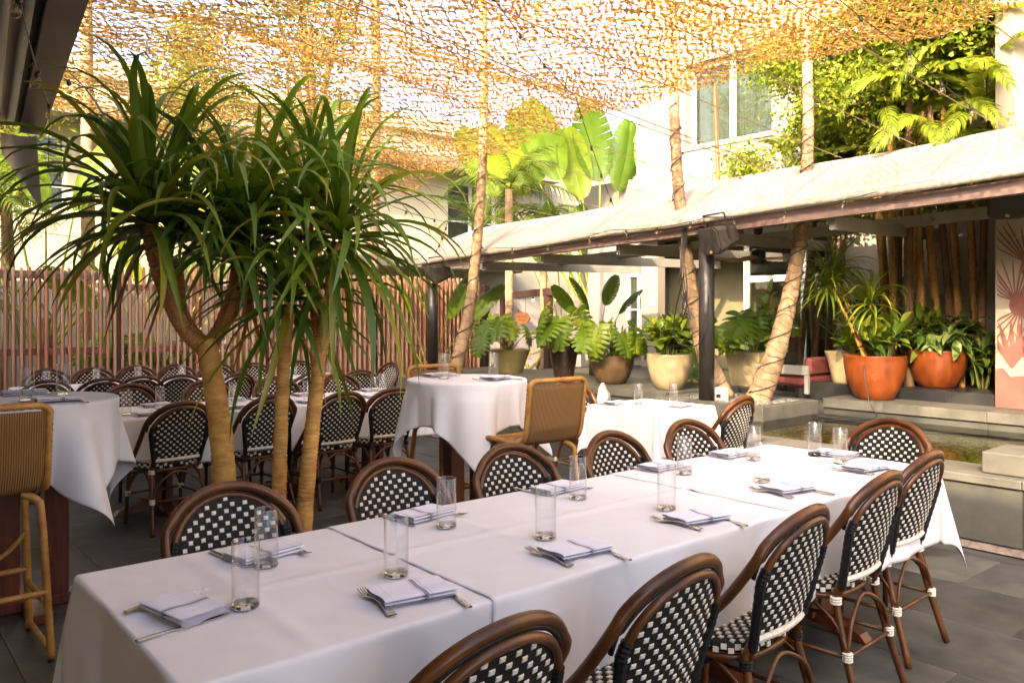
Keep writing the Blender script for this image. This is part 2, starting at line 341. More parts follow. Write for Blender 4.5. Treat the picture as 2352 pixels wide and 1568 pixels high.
# left end wall of the pool
for k in range(3):
    MB().cbox(PX0 + .60 * k + (.43 if k == 0 else 0), PX0 + .60 * (k + 1) - .003, 9.62, 9.95, 0, .43, .004).build('stone_panel', 'stone', pool)
    MB().cbox(PX0 + .60 * k + (.43 if k == 0 else 0), PX0 + .60 * (k + 1) - .003, 9.55, 10.0, .431, .62, .006).build('coping_slab', 'stone_light', pool)
ledge = thing('pool_ledge', 'dark stone ledge behind the water carrying the large planters', 'ledge')
def ledge_run(x0, x1, ya, yb, z, m, step, zc=.1):
    y = ya
    while y < yb - .05:
        L_ = min(step, yb - y)
        MB().cbox(x0, x1, y + .0015, y + L_ - .0015, z - zc, z, .005).build('coping_slab', m, ledge)
        MB().cbox(x0 + .03, x0 + .3, y + .001, y + L_ - .001, .1, z - zc, .004).build('stone_panel', 'stone', ledge)
        y += step
ledge_run(PX1, PX1 + .56, -1, 4.56, .58, 'stone_light', .98)
ledge_run(PXL, PXL + 1.45, 6.02, 11.0, .58, 'stone_light', .95)
MB().box(PX1 + .3, 12.5, -1, 6.1, 0, .5).build('infill', 'stone', ledge)
MB().box(PXL + .3, 12.5, 6.1, 10.95, 0, .49).build('infill', 'stone', ledge)
y = 3.02
while y < 4.9:                                                 # black granite step that carries the second row of pots
    MB().cbox(8.78, 9.7, y + .001, min(y + .46, 5.2) - .001, .502, .70, .004).build('granite_block', 'stone_black', ledge); y += .46
fs = MB().box(8.83, 11.2, 3.0, 9.9, .50, .56).build('terrace_floor', 'stone_black'); tag(fs, kind='structure')
isl = thing('island_planter', 'low square pale stone planter standing in the water under the leaning palms', 'planter')
IX0, IX1, IY0, IY1 = 7.16, 8.24, 4.60, 5.99
for (a, b2, c2, d2) in ((IX0, IX1, IY0, IY0 + .12), (IX0, IX1, IY1 - .12, IY1), (IX0, IX0 + .12, IY0 + .121, IY1 - .121), (IX1 - .12, IX1, IY0 + .121, IY1 - .121)):
    MB().cbox(a, b2, c2, d2, .2, .555, .008).build('stone_side', 'stone_light', isl)
MB().box(IX0 + .1, IX1 - .1, IY0 + .1, IY1 - .1, .3, .525).build('soil', 'soil', isl)
pb = MB()
for k in range(420):
    px, py = random.uniform(IX0 + .13, IX1 - .13), random.uniform(IY0 + .13, IY1 - .13); a = random.uniform(.018, .042); th = random.uniform(0, PI)
    n = 8; V = []; 
    for zz, rr in ((-.5, .55), (-.1, 1), (.3, .85), (.55, .4)):
        for q in range(n):
            t2 = 2 * PI * q / n; u, v = a * rr * math.cos(t2), a * .68 * rr * math.sin(t2)
            V.append((px + u * math.cos(th) - v * math.sin(th), py + u * math.sin(th) + v * math.cos(th), .545 + a * .6 * zz + .02 * random.random() * 0))
    F = [(i * n + q, i * n + (q + 1) % n, (i + 1) * n + (q + 1) % n, (i + 1) * n + q) for i in range(3) for q in range(n)] + [tuple(3 * n + q for q in range(n))]
    pb.add(V, F)
tag(pb.build('river_pebbles', 'pebble', None, True), 'grey river pebbles filling the island planter around the palms', 'pebbles', None, 'stuff')
bed = MB().box(PX0 + .3, PX1 + .2, -1, 9.7, .10, .31).build('pool_bed', 'pool_bed'); tag(bed, kind='structure')
wt = MB().grid([[(x, y, .41) for y in np.linspace(9.65, -1, 12)] for x in np.linspace(PX0 + .29, PX1 + .05, 4)]).build('water', 'water'); tag(wt, kind='structure')
blk = MB().cbox(5.62, 6.06, 1.45, 2.02, .483, .62, .008).build('stone_block', 'stone_light'); tag(blk, 'pale square stone block resting on the pool coping at right edge', 'block')
# fountain rock standing in the pool
rk = MB(); V = []; n = 10
for i, (zz, rr) in enumerate(((.205, .13), (.34, .13), (.46, .11), (.56, .09), (.64, .055), (.69, .02))):
    for q in range(n): a = 2 * PI * q / n + .3 * i; j = random.uniform(.7, 1.25); V.append((6.75 + rr * j * math.cos(a), 6.42 + rr * j * .8 * math.sin(a), zz + random.uniform(-.02, .02)))
rk.add(V, [(i * n + q, i * n + (q + 1) % n, (i + 1) * n + (q + 1) % n, (i + 1) * n + q) for i in range(5) for q in range(n)] + [tuple(5 * n + q for q in range(n)), tuple(range(n - 1, -1, -1))])
tag(rk.build('fountain_rock', 'rock'), 'rough white fountain rock rising from the pool behind the small table', 'rock')

# ------------------------------------------------------------------ buildings
def window(par, face, a0, a1, z0, z1, off, depth=.16, mull=1, trans=0, m='window_frame', pane='pane', inner='curtain', fw=.06, sgn=-1):
    """window set in a wall; face 'x': wall plane x = off with its outside on the low side, a = y; face 'y': plane y = off, a = x"""
    def B(mb, a, b2, d0, d1, z0, z1):
        lo, hi = off + d0, off + d1
        return mb.box(lo, hi, a, b2, z0, z1) if face == 'x' else mb.box(a, b2, lo, hi, z0, z1)
    f = MB(); i0, i1 = depth - .07, depth
    B(f, a0, a1, i0, i1, z0, z0 + fw); B(f, a0, a1, i0, i1, z1 - fw, z1); B(f, a0, a0 + fw, i0, i1, z0 + fw, z1 - fw); B(f, a1 - fw, a1, i0, i1, z0 + fw, z1 - fw)
    for k in range(1, mull + 1): c = a0 + (a1 - a0) * k / (mull + 1); B(f, c - fw * .6, c + fw * .6, i0 - .004, i1 - .004, z0 + fw, z1 - fw)
    for k in range(1, trans + 1): c = z0 + (z1 - z0) * k / (trans + 1); B(f, a0 + fw, a1 - fw, i0 + .006, i1 - .006, c - .018, c + .018)
    wn = f.build('window', m, par)
    B(MB(), a0 + .01, a1 - .01, depth - .035, depth - .025, z0 + .01, z1 - .01).build('pane', pane, wn)
    if inner: B(MB(), a0 - .05, a1 + .05, depth + .12, depth + .14, z0 - .05, z1 + .05).build('curtain', inner, wn)
    B(MB(), a0 - .04, a1 + .04, -.03, depth - .072, z0 - .05, z0 - .002).build('sill', 'white_wall' if face == 'x' else 'cream_wall', wn)
    return wn
def wall_with_holes(par, face, off, th, a0, a1, z0, z1, holes, m, name='wall'):
    xs = sorted({a0, a1, *[h[0] for h in holes], *[h[1] for h in holes]}); zs = sorted({z0, z1, *[h[2] for h in holes], *[h[3] for h in holes]}); mb = MB()
    for i in range(len(xs) - 1):
        # merge vertically where free
        run = None
        for j in range(len(zs) - 1):
            cx, cz = (xs[i] + xs[i + 1]) / 2, (zs[j] + zs[j + 1]) / 2
            free = not any(h[0] < cx < h[1] and h[2] < cz < h[3] for h in holes)
            if free: run = [zs[j], zs[j + 1]] if run is None else [run[0], zs[j + 1]]
            if (not free or j == len(zs) - 2) and run:
                mb.box(off, off + th, xs[i], xs[i + 1], *run) if face == 'x' else mb.box(xs[i], xs[i + 1], off, off + th, *run); run = None
    return mb.build(name, m, par)
# white guest building, its front facing the court
wb = thing('white_building', 'pale plastered building with wide grey-framed window above the canopy', 'building')
H1 = [(7.85, 9.72, 4.65, 6.25), (4.6, 5.6, 4.5, 6.2), (7.9, 9.7, 8.2, 9.6), (4.5, 6.2, 8.2, 9.6)]
wall_with_holes(wb, 'x', 12.5, .3, 1.5, 10.95, 2.96, 11.5, H1, 'white_wall')
for h in H1: window(wb, 'x', h[0], h[1], h[2], h[3], 12.5, .26, 1, 0, m='window_frame', fw=.09)
MB().box(12.803, 18, 10.65, 10.95, 0, 11.5).build('side_wall', 'white_wall', wb)
MB().box(12.5, 16, 10.953, 12.55, 0, 4.25).build('side_block', 'white_wall', wb)
MB().box(12.497, 12.51, 7.74, 7.755, 2.96, 4.6).build('plaster_joint', 'grey_wall', wb)
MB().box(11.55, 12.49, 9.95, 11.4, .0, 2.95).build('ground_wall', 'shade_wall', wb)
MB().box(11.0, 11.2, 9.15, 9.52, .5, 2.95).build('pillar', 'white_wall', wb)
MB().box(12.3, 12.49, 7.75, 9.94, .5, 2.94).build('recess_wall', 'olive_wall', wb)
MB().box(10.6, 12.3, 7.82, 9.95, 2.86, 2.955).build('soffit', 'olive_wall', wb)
window(wb, 'x', 9.98, 10.3, .9, 2.25, 11.36, .19, 0, 1, m='window_frame', inner=None)
# glazed pavilion under the canopy
pv = thing('glass_pavilion', 'glazed dining pavilion with white door frames behind the leaning palms', 'pavilion')
MB().box(10.5, 12.5, 3.05, 7.80, 2.87, 2.955).build('roof', 'beam_paint', pv)
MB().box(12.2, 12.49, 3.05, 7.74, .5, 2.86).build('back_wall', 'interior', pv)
def frame_bar(a, b2, z0, z1, nm='frame', x0=11.2, w=.07): return MB().box(x0, x0 + w, a, b2, z0, z1).build(nm, 'window_frame', pv)
for yv in (3.2, 4.35, 5.35, 5.47, 6.45, 7.45): frame_bar(yv, yv + .09, .56, 2.86)
frame_bar(5.56, 7.45, 2.0, 2.1, x0=11.205, w=.06); frame_bar(3.29, 5.35, 2.0, 2.1, x0=11.205, w=.06); frame_bar(3.29, 7.45, 2.76, 2.86, x0=11.207, w=.056)
for (a, b2) in ((3.29, 4.35), (4.44, 5.35), (5.56, 6.45), (6.54, 7.45)): MB().box(11.23, 11.24, a, b2, .57, 2.76).build('pane', 'pane', pv)
MB().box(11.9, 11.92, 4.4, 5.1, 1.2, 2.0).build('bamboo_blind', 'cane', pv)
MB().box(11.35, 12.1, 5.75, 7.1, 1.02, 1.1).build('bench_cushion', 'sofa', pv)
for k, yv in enumerate((4.0, 5.4, 6.8, 8.2, 9.5)): MB().bar((7.42, yv, 2.50 - .03 * yv), (11.6, yv + .1, 2.58 - .03 * yv), .06, .13).build('rafter', 'steel_grey', pv)
MB().bar((9.0, 3.1, 2.53), (9.0, 9.6, 2.34), .07, .12).build('purlin', 'steel_grey', pv)
# mural building at right
mb_ = thing('mural_building', 'tall beige building at right with a dark red palm mural', 'building')
MB().box(8.70, 14, -6, 3.0, .50, 9).build('wall', 'mural_wall', mb_)
MB().box(9.95, 10.15, 3.003, 5.3, .5, 5).build('return_wall', 'grey_wall', mb_)
mu = MB(); NBL = 0
def blade(c, a, L_, w_, curve, x=8.694):                 # painted palm blade on the wall plane
    P = []; n = 7
    for i in range(n + 1):
        t = i / n; an = a + curve * t; P.append((t * L_, an))
    L1, L2 = [], []; cx, cz = c; px, pz = cx, cz
    for i in range(n + 1):
        t = i / n; an = a + curve * t; ww = w_ * (.35 + 1.1 * t) * (1 - t) ** .6 + .0008
        nx, nz = -math.sin(an), math.cos(an); cl = lambda v: min(v, 2.985); L1.append((x, cl(px + nx * ww), pz + nz * ww)); L2.append((x, cl(px - nx * ww), pz - nz * ww))
        px += math.cos(an) * L_ / n; pz += math.sin(an) * L_ / n
    global NBL; NBL += 1; mu.grid([[(q[0] - NBL * 4e-5, q[1], q[2]) for q in r] for r in (L1, L2)])
def fan(c, a0, a1, n, L_, w_=.012):
    for k in range(n): a = a0 + (a1 - a0) * k / (n - 1); blade(c, a, L_ * random.uniform(.8, 1.15), w_ * random.uniform(.8, 1.3), random.uniform(-.25, .25))
fan((2.82, 1.62), R(20), R(170), 15, .48); fan((2.72, 1.98), R(30), R(150), 13, .42); fan((2.78, 1.55), R(200), R(330), 11, .42)
fan((2.50, 1.82), R(60), R(200), 13, .40); fan((2.85, .98), R(60), R(120), 7, .42, .03); fan((2.62, .95), R(50), R(130), 8, .40, .026); fan((2.35, 1.0), R(40), R(140), 9, .5, .02)
fan((2.1, 1.4), R(0), R(180), 13, .5); fan((2.3, 2.1), R(100), R(260), 11, .4)
for c, r in (((2.80, 1.58), .10), ((2.73, 1.93), .07), ((2.49, 1.80), .06)):
    mu.add([(8.6965, min(2.985, c[0] + r * math.cos(2 * PI * k / 14) * .8), c[1] + r * math.sin(2 * PI * k / 14)) for k in range(14)], [tuple(range(14))])
mu.build('mural_paint', 'mural_red', mb_)
pl = []; xs = np.linspace(-1, 2.998, 60); zt = .86 + .10 * np.abs(np.sin(xs * 9)) * rng.random(60) + .05 * rng.random(60)
MB().grid([[(8.690, x, .585) for x in xs], [(8.690, x, z) for x, z in zip(xs, zt)]]).build('mural_ground', 'mural_red', mb_)
MB().cbox(8.675, 8.699, 2.27, 2.36, 1.56, 1.63, .003).build('wall_plate', 'window_frame', mb_)
MB().cbox(9.9, 9.949, 3.2, 3.42, .9, 1.12, .01).build('junction_box', 'steel_grey', mb_)
# cream building behind the fence
cb = thing('cream_building', 'long cream hotel building behind the slatted fence', 'building')
HC = [(1.15, 1.95, 3.35, 4.75), (2.15, 3.25, 3.35, 4.75), (5.2, 6.4, 3.35, 4.75), (11.75, 13.35, 3.35, 4.85), (1.2, 2.2, .9, 2.3), (7.5, 8.7, 3.35, 4.75)]
wall_with_holes(cb, 'y', 16.5, .3, -8, 23, 0, 5.9, HC, 'cream_wall')
for h in HC: window(cb, 'y', *h, 16.5, .2, 1, 2, fw=.07)
MB().box(-8, 14.9, 15.7, 16.497, 5.0, 5.22).build('eave', 'white_wall', cb)
MB().box(-8, 23.2, 16.35, 16.9, 5.9, 6.25).build('parapet', 'cream_wall', cb)
MB().box(22.7, 23, 16.803, 24, 0, 5.9).build('side_wall', 'cream_wall', cb)
MB().box(8.2, 12.6, 15.2, 16.49, 2.55, 2.75).build('entrance_canopy', 'white_wall', cb)
MB().lathe([(1.1, 0), (1.1, .2)], 32, (12.6, 16.3, 2.551)).build('rounded_ledge', 'white_wall', cb)
MB().box(9.0, 9.12, 16.3, 16.49, 5.3, 5.42).build('wall_lamp', 'dark_metal', cb)
# low mauve wall behind the gate
mw = MB(); pts = [(10.2, 17.0 - 1.2), (13.0, 16.2 - .8), (14.6, 15.2), (15.6, 14.2), (16.2, 12.9)]
sp = smoothpath([(a, b2, 0) for a, b2 in pts], 6)
mw.grid([[(p[0], p[1], 0) for p in sp], [(p[0], p[1], 1.85) for p in sp]]); mw.grid([[(p[0], p[1], 1.85) for p in sp], [(p[0] + .12, p[1] + .16, 1.85) for p in sp]]); mw.grid([[(p[0] + .12, p[1] + .16, 1.85) for p in sp], [(p[0] + .12, p[1] + .16, 0) for p in sp]])
tag(mw.build('garden_wall', 'mauve_wall'), 'low curved mauve-grey garden wall behind the bicycles', 'wall')
# unseen building added behind the camera, sized to shade the near tables
rb = thing('added_shade_building', 'unseen plastered building added behind the camera to shade the near tables', 'building')
MB().box(-6.0, -2.6, -8, 13, 0, 5.3).build('wall', 'cream_wall', rb)
MB().box(-6.1, -2.45, -8.1, 13.1, 5.3, 5.5).build('parapet', 'white_wall', rb)
MB().box(-6.0, -2.6, 3.4, 7.6, 5.5, 7.95).build('net_shade_block', 'cream_wall', rb)  # extra height added out of view to shade the left part of the net

# ------------------------------------------------------------------ slatted fence
gw2 = MB().cbox(-4, 9.3, 14.2, 14.4, 0, 2.0, .01).build('garden_wall', 'grey_wall'); tag(gw2, 'grey plastered garden wall behind the slatted fence', 'wall')
fe = thing('slat_fence', 'weathered red-brown fence of upright wooden slats behind the far tables', 'fence')
FY = 11.6; X0, X1 = .6, 9.05
fs_ = [MB().cbox(-.013, .013, -.03, .03, 0, 1, .002).mesh('slat', 'fence_wood') for k in range(1)]
n = int((X1 - X0) / .089)
for k in range(n):
    x = X0 + k * .089; zt = (2.06 if x < 2.9 else 2.10) + random.uniform(-.012, .012)
    put('slat', fs_[0], fe, (x + random.uniform(-.004, .004), FY - .055, .02), (0, 0, random.uniform(-.06, .06)), (random.uniform(.9, 1.15), 1, zt))
    put('slat', fs_[0], fe, (x + .045 + random.uniform(-.006, .006), FY + .085, .02), (0, 0, random.uniform(-.06, .06)), (random.uniform(.9, 1.15), 1, zt - .03 - .05 * random.random()))
for (a, b2, z, h, m) in ((X0 - .3, 2.78, 1.99, .10, 'rail_grey'), (2.98, X1, 1.85, .085, 'rail_wood'), (X0 - .3, 2.78, 1.02, .085, 'rail_wood'), (2.98, X1, 1.02, .085, 'rail_wood'), (X0 - .3, 2.78, .2, .085, 'rail_grey'), (2.98, X1, .2, .085, 'rail_grey')):
    MB().cbox(a, b2, FY - .022, FY + .022 + .03, z - h / 2, z + h / 2, .003).build('rail', m, fe)
for x in (2.88, 4.9, 6.9, 9.1): MB().cbox(x - .055, x + .055, FY - .06, FY + .10, 0, 2.02, .004).build('post', 'post_brown', fe)

# ------------------------------------------------------------------ pergola with fabric canopy
pg = thing('pergola_canopy', 'long pergola with sunlit cream fabric roof above the pool ledge', 'pergola')
ys = np.linspace(-.2, 11.0, 60)
def zlow(y): return 2.74 - .037 * y            # lower fabric edge, falling away
def ztop(y): return 3.42 - .042 * y + .03 * math.sin(y * 1.3)
rows = []
for t in np.linspace(0, 1, 14):
    rows.append([(7.15 + 1.45 * t + .0, y, zlow(y) + (ztop(y) - zlow(y)) * (t + .10 * math.sin(PI * t)) + .012 * math.sin(y * 5.1 + 3 * t) * math.sin(PI * t) - .03 * (abs(((y + .25) % 1.35) / 1.35 - .5) - .25) * math.sin(PI * t) * 2) for y in ys])
rows.append([(8.64, y, ztop(y) - .06) for y in ys])
cf = MB().grid(rows).build('canopy_fabric', 'canopy', pg, True)
sf = cf.modifiers.new('thick', 'SOLIDIFY'); sf.thickness = .004
vr = [[(7.15 - .006, y, zlow(y) - .002) for y in ys], [(7.135, y, zlow(y) - .03 - .006 * math.sin(y * 3)) for y in ys], [(7.16, y, zlow(y) - .06 - .012 * math.sin(y * 2.3 + 1)) for y in ys], [(7.20, y, zlow(y) - .062) for y in ys]]
MB().grid(vr).build('valance', 'canopy', cf, True)
MB().bar((7.32, -.2, 2.60), (7.32, 10.95, 2.27), .10, .12).build('beam', 'beam_paint', pg)
MB().bar((7.46, -.2, 2.625), (7.46, 10.95, 2.30), .08, .05).build('gutter', 'dark_metal', pg)
MB().lathe([(.085, 0), (.085, 1.93)], 24, (7.32, 5.40, .525)).build('post', 'dark_metal', pg, True)
MB().lathe([(.085, 0), (.085, 1.66)], 24, (7.32, 10.7, .575)).build('post', 'dark_metal', pg, True)
for y in np.arange(.3, 10.9, 1.35):                        # seams of the fabric with their cord
    P = [(r[0][0], y, 0) for r in rows[:14]]
    pts = []
    for t in np.linspace(0, 1, 14): pts.append((7.15 + 1.45 * t, y, zlow(y) + (ztop(y) - zlow(y)) * (t + .10 * math.sin(PI * t)) + .012 * math.sin(y * 5.1 + 3 * t) * math.sin(PI * t) - .03 * (abs(((y + .25) % 1.35) / 1.35 - .5) - .25) * math.sin(PI * t) * 2 + .007))
    MB().tube(pts, .0035, 5).build('seam_cord', 'wire', pg)

# ------------------------------------------------------------------ corrugated terrace roof at upper left
tr = thing('terrace_roof', 'dark corrugated metal terrace roof at the upper left corner', 'roof')
rows = []; ya, yb = -3.0, 8.75
def xe(y): return 1.05 + .116 * (y - 4.82)
prof = []; 
for k in range(0, 181): prof.append((-4.4 + 5.22 * k / 180, .045 * (abs((k % 4) - 2) / 2.)))
MB().grid([[(x + xe(y) - 1.0, y, 3.22 + z + .02 * x) for x, z in prof] for y in (ya, 2, 5, yb)]).build('corrugated_sheet', 'roof_metal', tr)
fb = MB(); fb.grid([[(xe(y) - .39, y, 3.20), (xe(y) - .2, y, 3.25)][::-1] for y in (ya, yb)])
MB().add([(xe(ya) - .19, ya, 3.195), (xe(ya), ya, 3.195), (xe(ya), ya, 3.30), (xe(ya) - .19, ya, 3.30), (xe(yb) - .19, yb, 3.195), (xe(yb), yb, 3.195), (xe(yb), yb, 3.30), (xe(yb) - .19, yb, 3.30)], [(0, 1, 5, 4), (1, 2, 6, 5), (2, 3, 7, 6), (3, 0, 4, 7), (0, 3, 2, 1), (4, 5, 6, 7)]).build('edge_fascia', 'roof_metal', tr)
MB().box(-4.4, .65, yb - .02, yb + .12, 3.1, 3.31).build('end_trim', 'roof_metal', tr)
fl_ = []
for t in np.linspace(0, 1, 9): fl_.append([(xe(yb) - .34 + .30 * t - .0, yb + .03 + .05 * math.sin(3 * t), 3.18), (xe(yb) - .34 + .30 * t + .02, yb + .10 + .03 * math.sin(4 * t), 3.0 - .1 * t), (xe(yb) - .18 + .2 * t, yb + .14, 2.80 - .30 * t)])
MB().grid(fl_).build('loose_flashing', 'flashing', tr, True)

# ------------------------------------------------------------------ shade net of cut scrim: wavy strips that touch at their crests
def net_z(X, Y):
    z = 4.62 - .085 * X - .005 * Y
    z = z - .16 * np.clip((Y - 6.5) / 4.7, 0, 1) ** 1.6 * np.clip((X - 3.0) / 4, 0, 1) - .30 * np.clip((Y - 7) / 4.3, 0, 1) ** 2
    z = z + .05 * np.sin(X * 1.25 + .6 * np.sin(Y * .8)) * np.cos(Y * 1.05) + .05 * np.sin(Y * 2.1 + X * .7) + .03 * np.sin(3.1 * X - 1.7 * Y)
    return z - .05 * np.abs(np.sin(PI * Y / 1.15)) * 1.2
pitch, lam = .037, .108
V_all, F_all, base = [], [], 0
ysn = np.arange(.9, 11.35, pitch)
for j, y0 in enumerate(ysn):
    xmax = 7.22 + .06 * math.sin(y0 * 1.7) + .03 * math.sin(y0 * 5)
    xs = np.arange(.55, xmax, lam / 10.0); m = len(xs)
    # parts neither seen nor shading anything in view are not built
    ph = 2 * PI * xs / lam + (PI if j % 2 else 0)
    jit_unused = .008 * np.sin(xs * 37 + j * 1.7) + .006 * np.sin(xs * 71 + j * 2.9) + .012 * np.sin(xs * 6.3 + 1.3 * y0) * np.sin(y0 * 5.1 + xs)
    cy = y0 + .5 * pitch * np.tanh(1.7 * np.cos(ph)) / .935 * 1.03 + .004 * np.sin(xs * 37 + j * 1.7)
    wd = .0112 * (1 + .45 * np.sin(xs * 53 + j * 3.3 + 2 * np.sin(xs * 5 + y0 * 3))) + .0045 * np.abs(np.cos(ph)) ** 4 + .010 * np.clip(np.sin(xs * 9.7 + j * 4.1) - .75, 0, 1) * 2
    tw = .45 * np.sin(ph * .5 + j) + .35 * np.sin(xs * 41 + j * 2.2) 
    zz = net_z(xs, np.full(m, y0)) + .008 * np.sin(ph * .5 + j * 1.3)
    off_y, off_z = wd * np.cos(tw), wd * np.sin(tw)
    V = np.empty((m, 2, 3)); wx = .020 * np.sin(xs * 9 + 5 * cy) + .012 * np.sin(xs * 23 - cy * 17) + .010 * np.sin(cy * 41 + xs * 11); wy = .018 * np.sin(xs * 11 - cy * 7) + .011 * np.sin(xs * 27 + cy * 19) + .008 * np.sin(xs * 45 - cy * 31); xw = xs + wx; cy = cy + wy; V[:, 0] = np.stack([xw, cy - off_y, zz - off_z], 1); V[:, 1] = np.stack([xw, cy + off_y, zz + off_z], 1)
    V_all.append(V.reshape(-1, 3)); a = base + 2 * np.arange(m - 1); F_all.append(np.stack([a, a + 1, a + 3, a + 2], 1)); base += 2 * m
# loose scrap flaps hanging from the net
nf = 12000; fx, fy = rng.uniform(.8, 7.2, nf), rng.uniform(.95, 11.3, nf); fz = net_z(fx, fy); an = rng.uniform(0, 2 * PI, nf); ln = rng.uniform(.012, .034, nf); dz = rng.uniform(-.05, .01, nf)
dx, dy = np.cos(an) * ln, np.sin(an) * ln
V = np.empty((nf, 4, 3)); V[:, 0] = np.stack([fx - dy * .35, fy + dx * .35, fz], 1); V[:, 1] = np.stack([fx + dy * .35, fy - dx * .35, fz], 1); V[:, 2] = np.stack([fx + dx + dy * .3, fy + dy - dx * .3, fz + dz], 1); V[:, 3] = np.stack([fx + dx - dy * .25, fy + dy + dx * .25, fz + dz * 1.2], 1)
V_all.append(V.reshape(-1, 3)); a = base + 4 * np.arange(nf); F_all.append(np.stack([a, a + 1, a + 2, a + 3], 1))
V = np.concatenate(V_all); F = np.concatenate(F_all)
me = bpy.data.meshes.new('shade_net'); me.vertices.add(len(V)); me.vertices.foreach_set('co', V.ravel()); me.loops.add(F.size); me.loops.foreach_set('vertex_index', F.ravel().astype(np.int32))
me.polygons.add(len(F)); me.polygons.foreach_set('loop_start', np.arange(len(F), dtype=np.int32) * 4); me.update(calc_edges=True); me.materials.append(MATS['net'])
net = bpy.data.objects.new('shade_net', me); COL.objects.link(net); tag(net, 'golden camouflage shade net stretched over the terrace', 'net')
# ropes that carry the net
def sag(p, q, s, n=24): 
    p, q = np.array(p, float), np.array(q, float); t = np.linspace(0, 1, n)[:, None]; P = p + (q - p) * t; P[:, 2] -= (4 * s * t * (1 - t))[:, 0]; return P
ROPE = [1.3, 2.1, 2.9, 3.7, 4.5, 5.30, 5.42, 6.3, 7.2, 8.2, 9.2, 10.2]
for k, y in enumerate(ROPE):
    P = sag((.66, y + .35, 4.42 - .02 * k), (8.55, y, ztop(y) + .01), .10)
    o = MB().tube(P, .006 if k in (5, 6) else .0045, 5).build('net_rope', 'wire')
    tag(o, 'tan rope under the shade net, %s from the right' % ORD[k], 'rope', 'ropes carrying the shade net')
# ================================================================== FURNITURE
# ------------------------------------------------------------------ bistro chair (front towards +Y)
def Bk(x, z):
    t = (z - .45) / .42
    return (x, -.175 - .115 * t - .035 * (1 - (x / .22) ** 2), z)
def hw(z):                                               # half width of the woven back
    if z < .68: return .158 + .04 * max(0, (z - .47) / .21)
    return .198 * math.sqrt(max(0., 1 - ((z - .68) / .172) ** 2))
def arch_pts(zlo, zhi, scale=1., top=0., n=22):
    L_ = []
    for k in range(n + 1):                               # left side up, over, right side down
        a = PI * k / n; x = -math.cos(a); 
        L_.append(a)
    P = []
    for z in np.linspace(zlo, .68, 6)[:-1]: P.append(Bk(-hw(z) * scale, z))
    for a in L_: P.append(Bk(-.198 * scale * math.cos(a), .68 + (.172 + top) * math.sin(a)))
    for z in np.linspace(.68, zlo, 6)[1:]: P.append(Bk(hw(z) * scale, z))
    return P
def binding(r, h, rings=4):
    prof = []
    for k in range(rings): z = -h / 2 + h * k / rings; prof += [(r * .88, z), (r * 1.08, z + h / rings * .3), (r * 1.08, z + h / rings * .7), (r * .88, z + h / rings)]
    return MB().lathe(prof, 10)
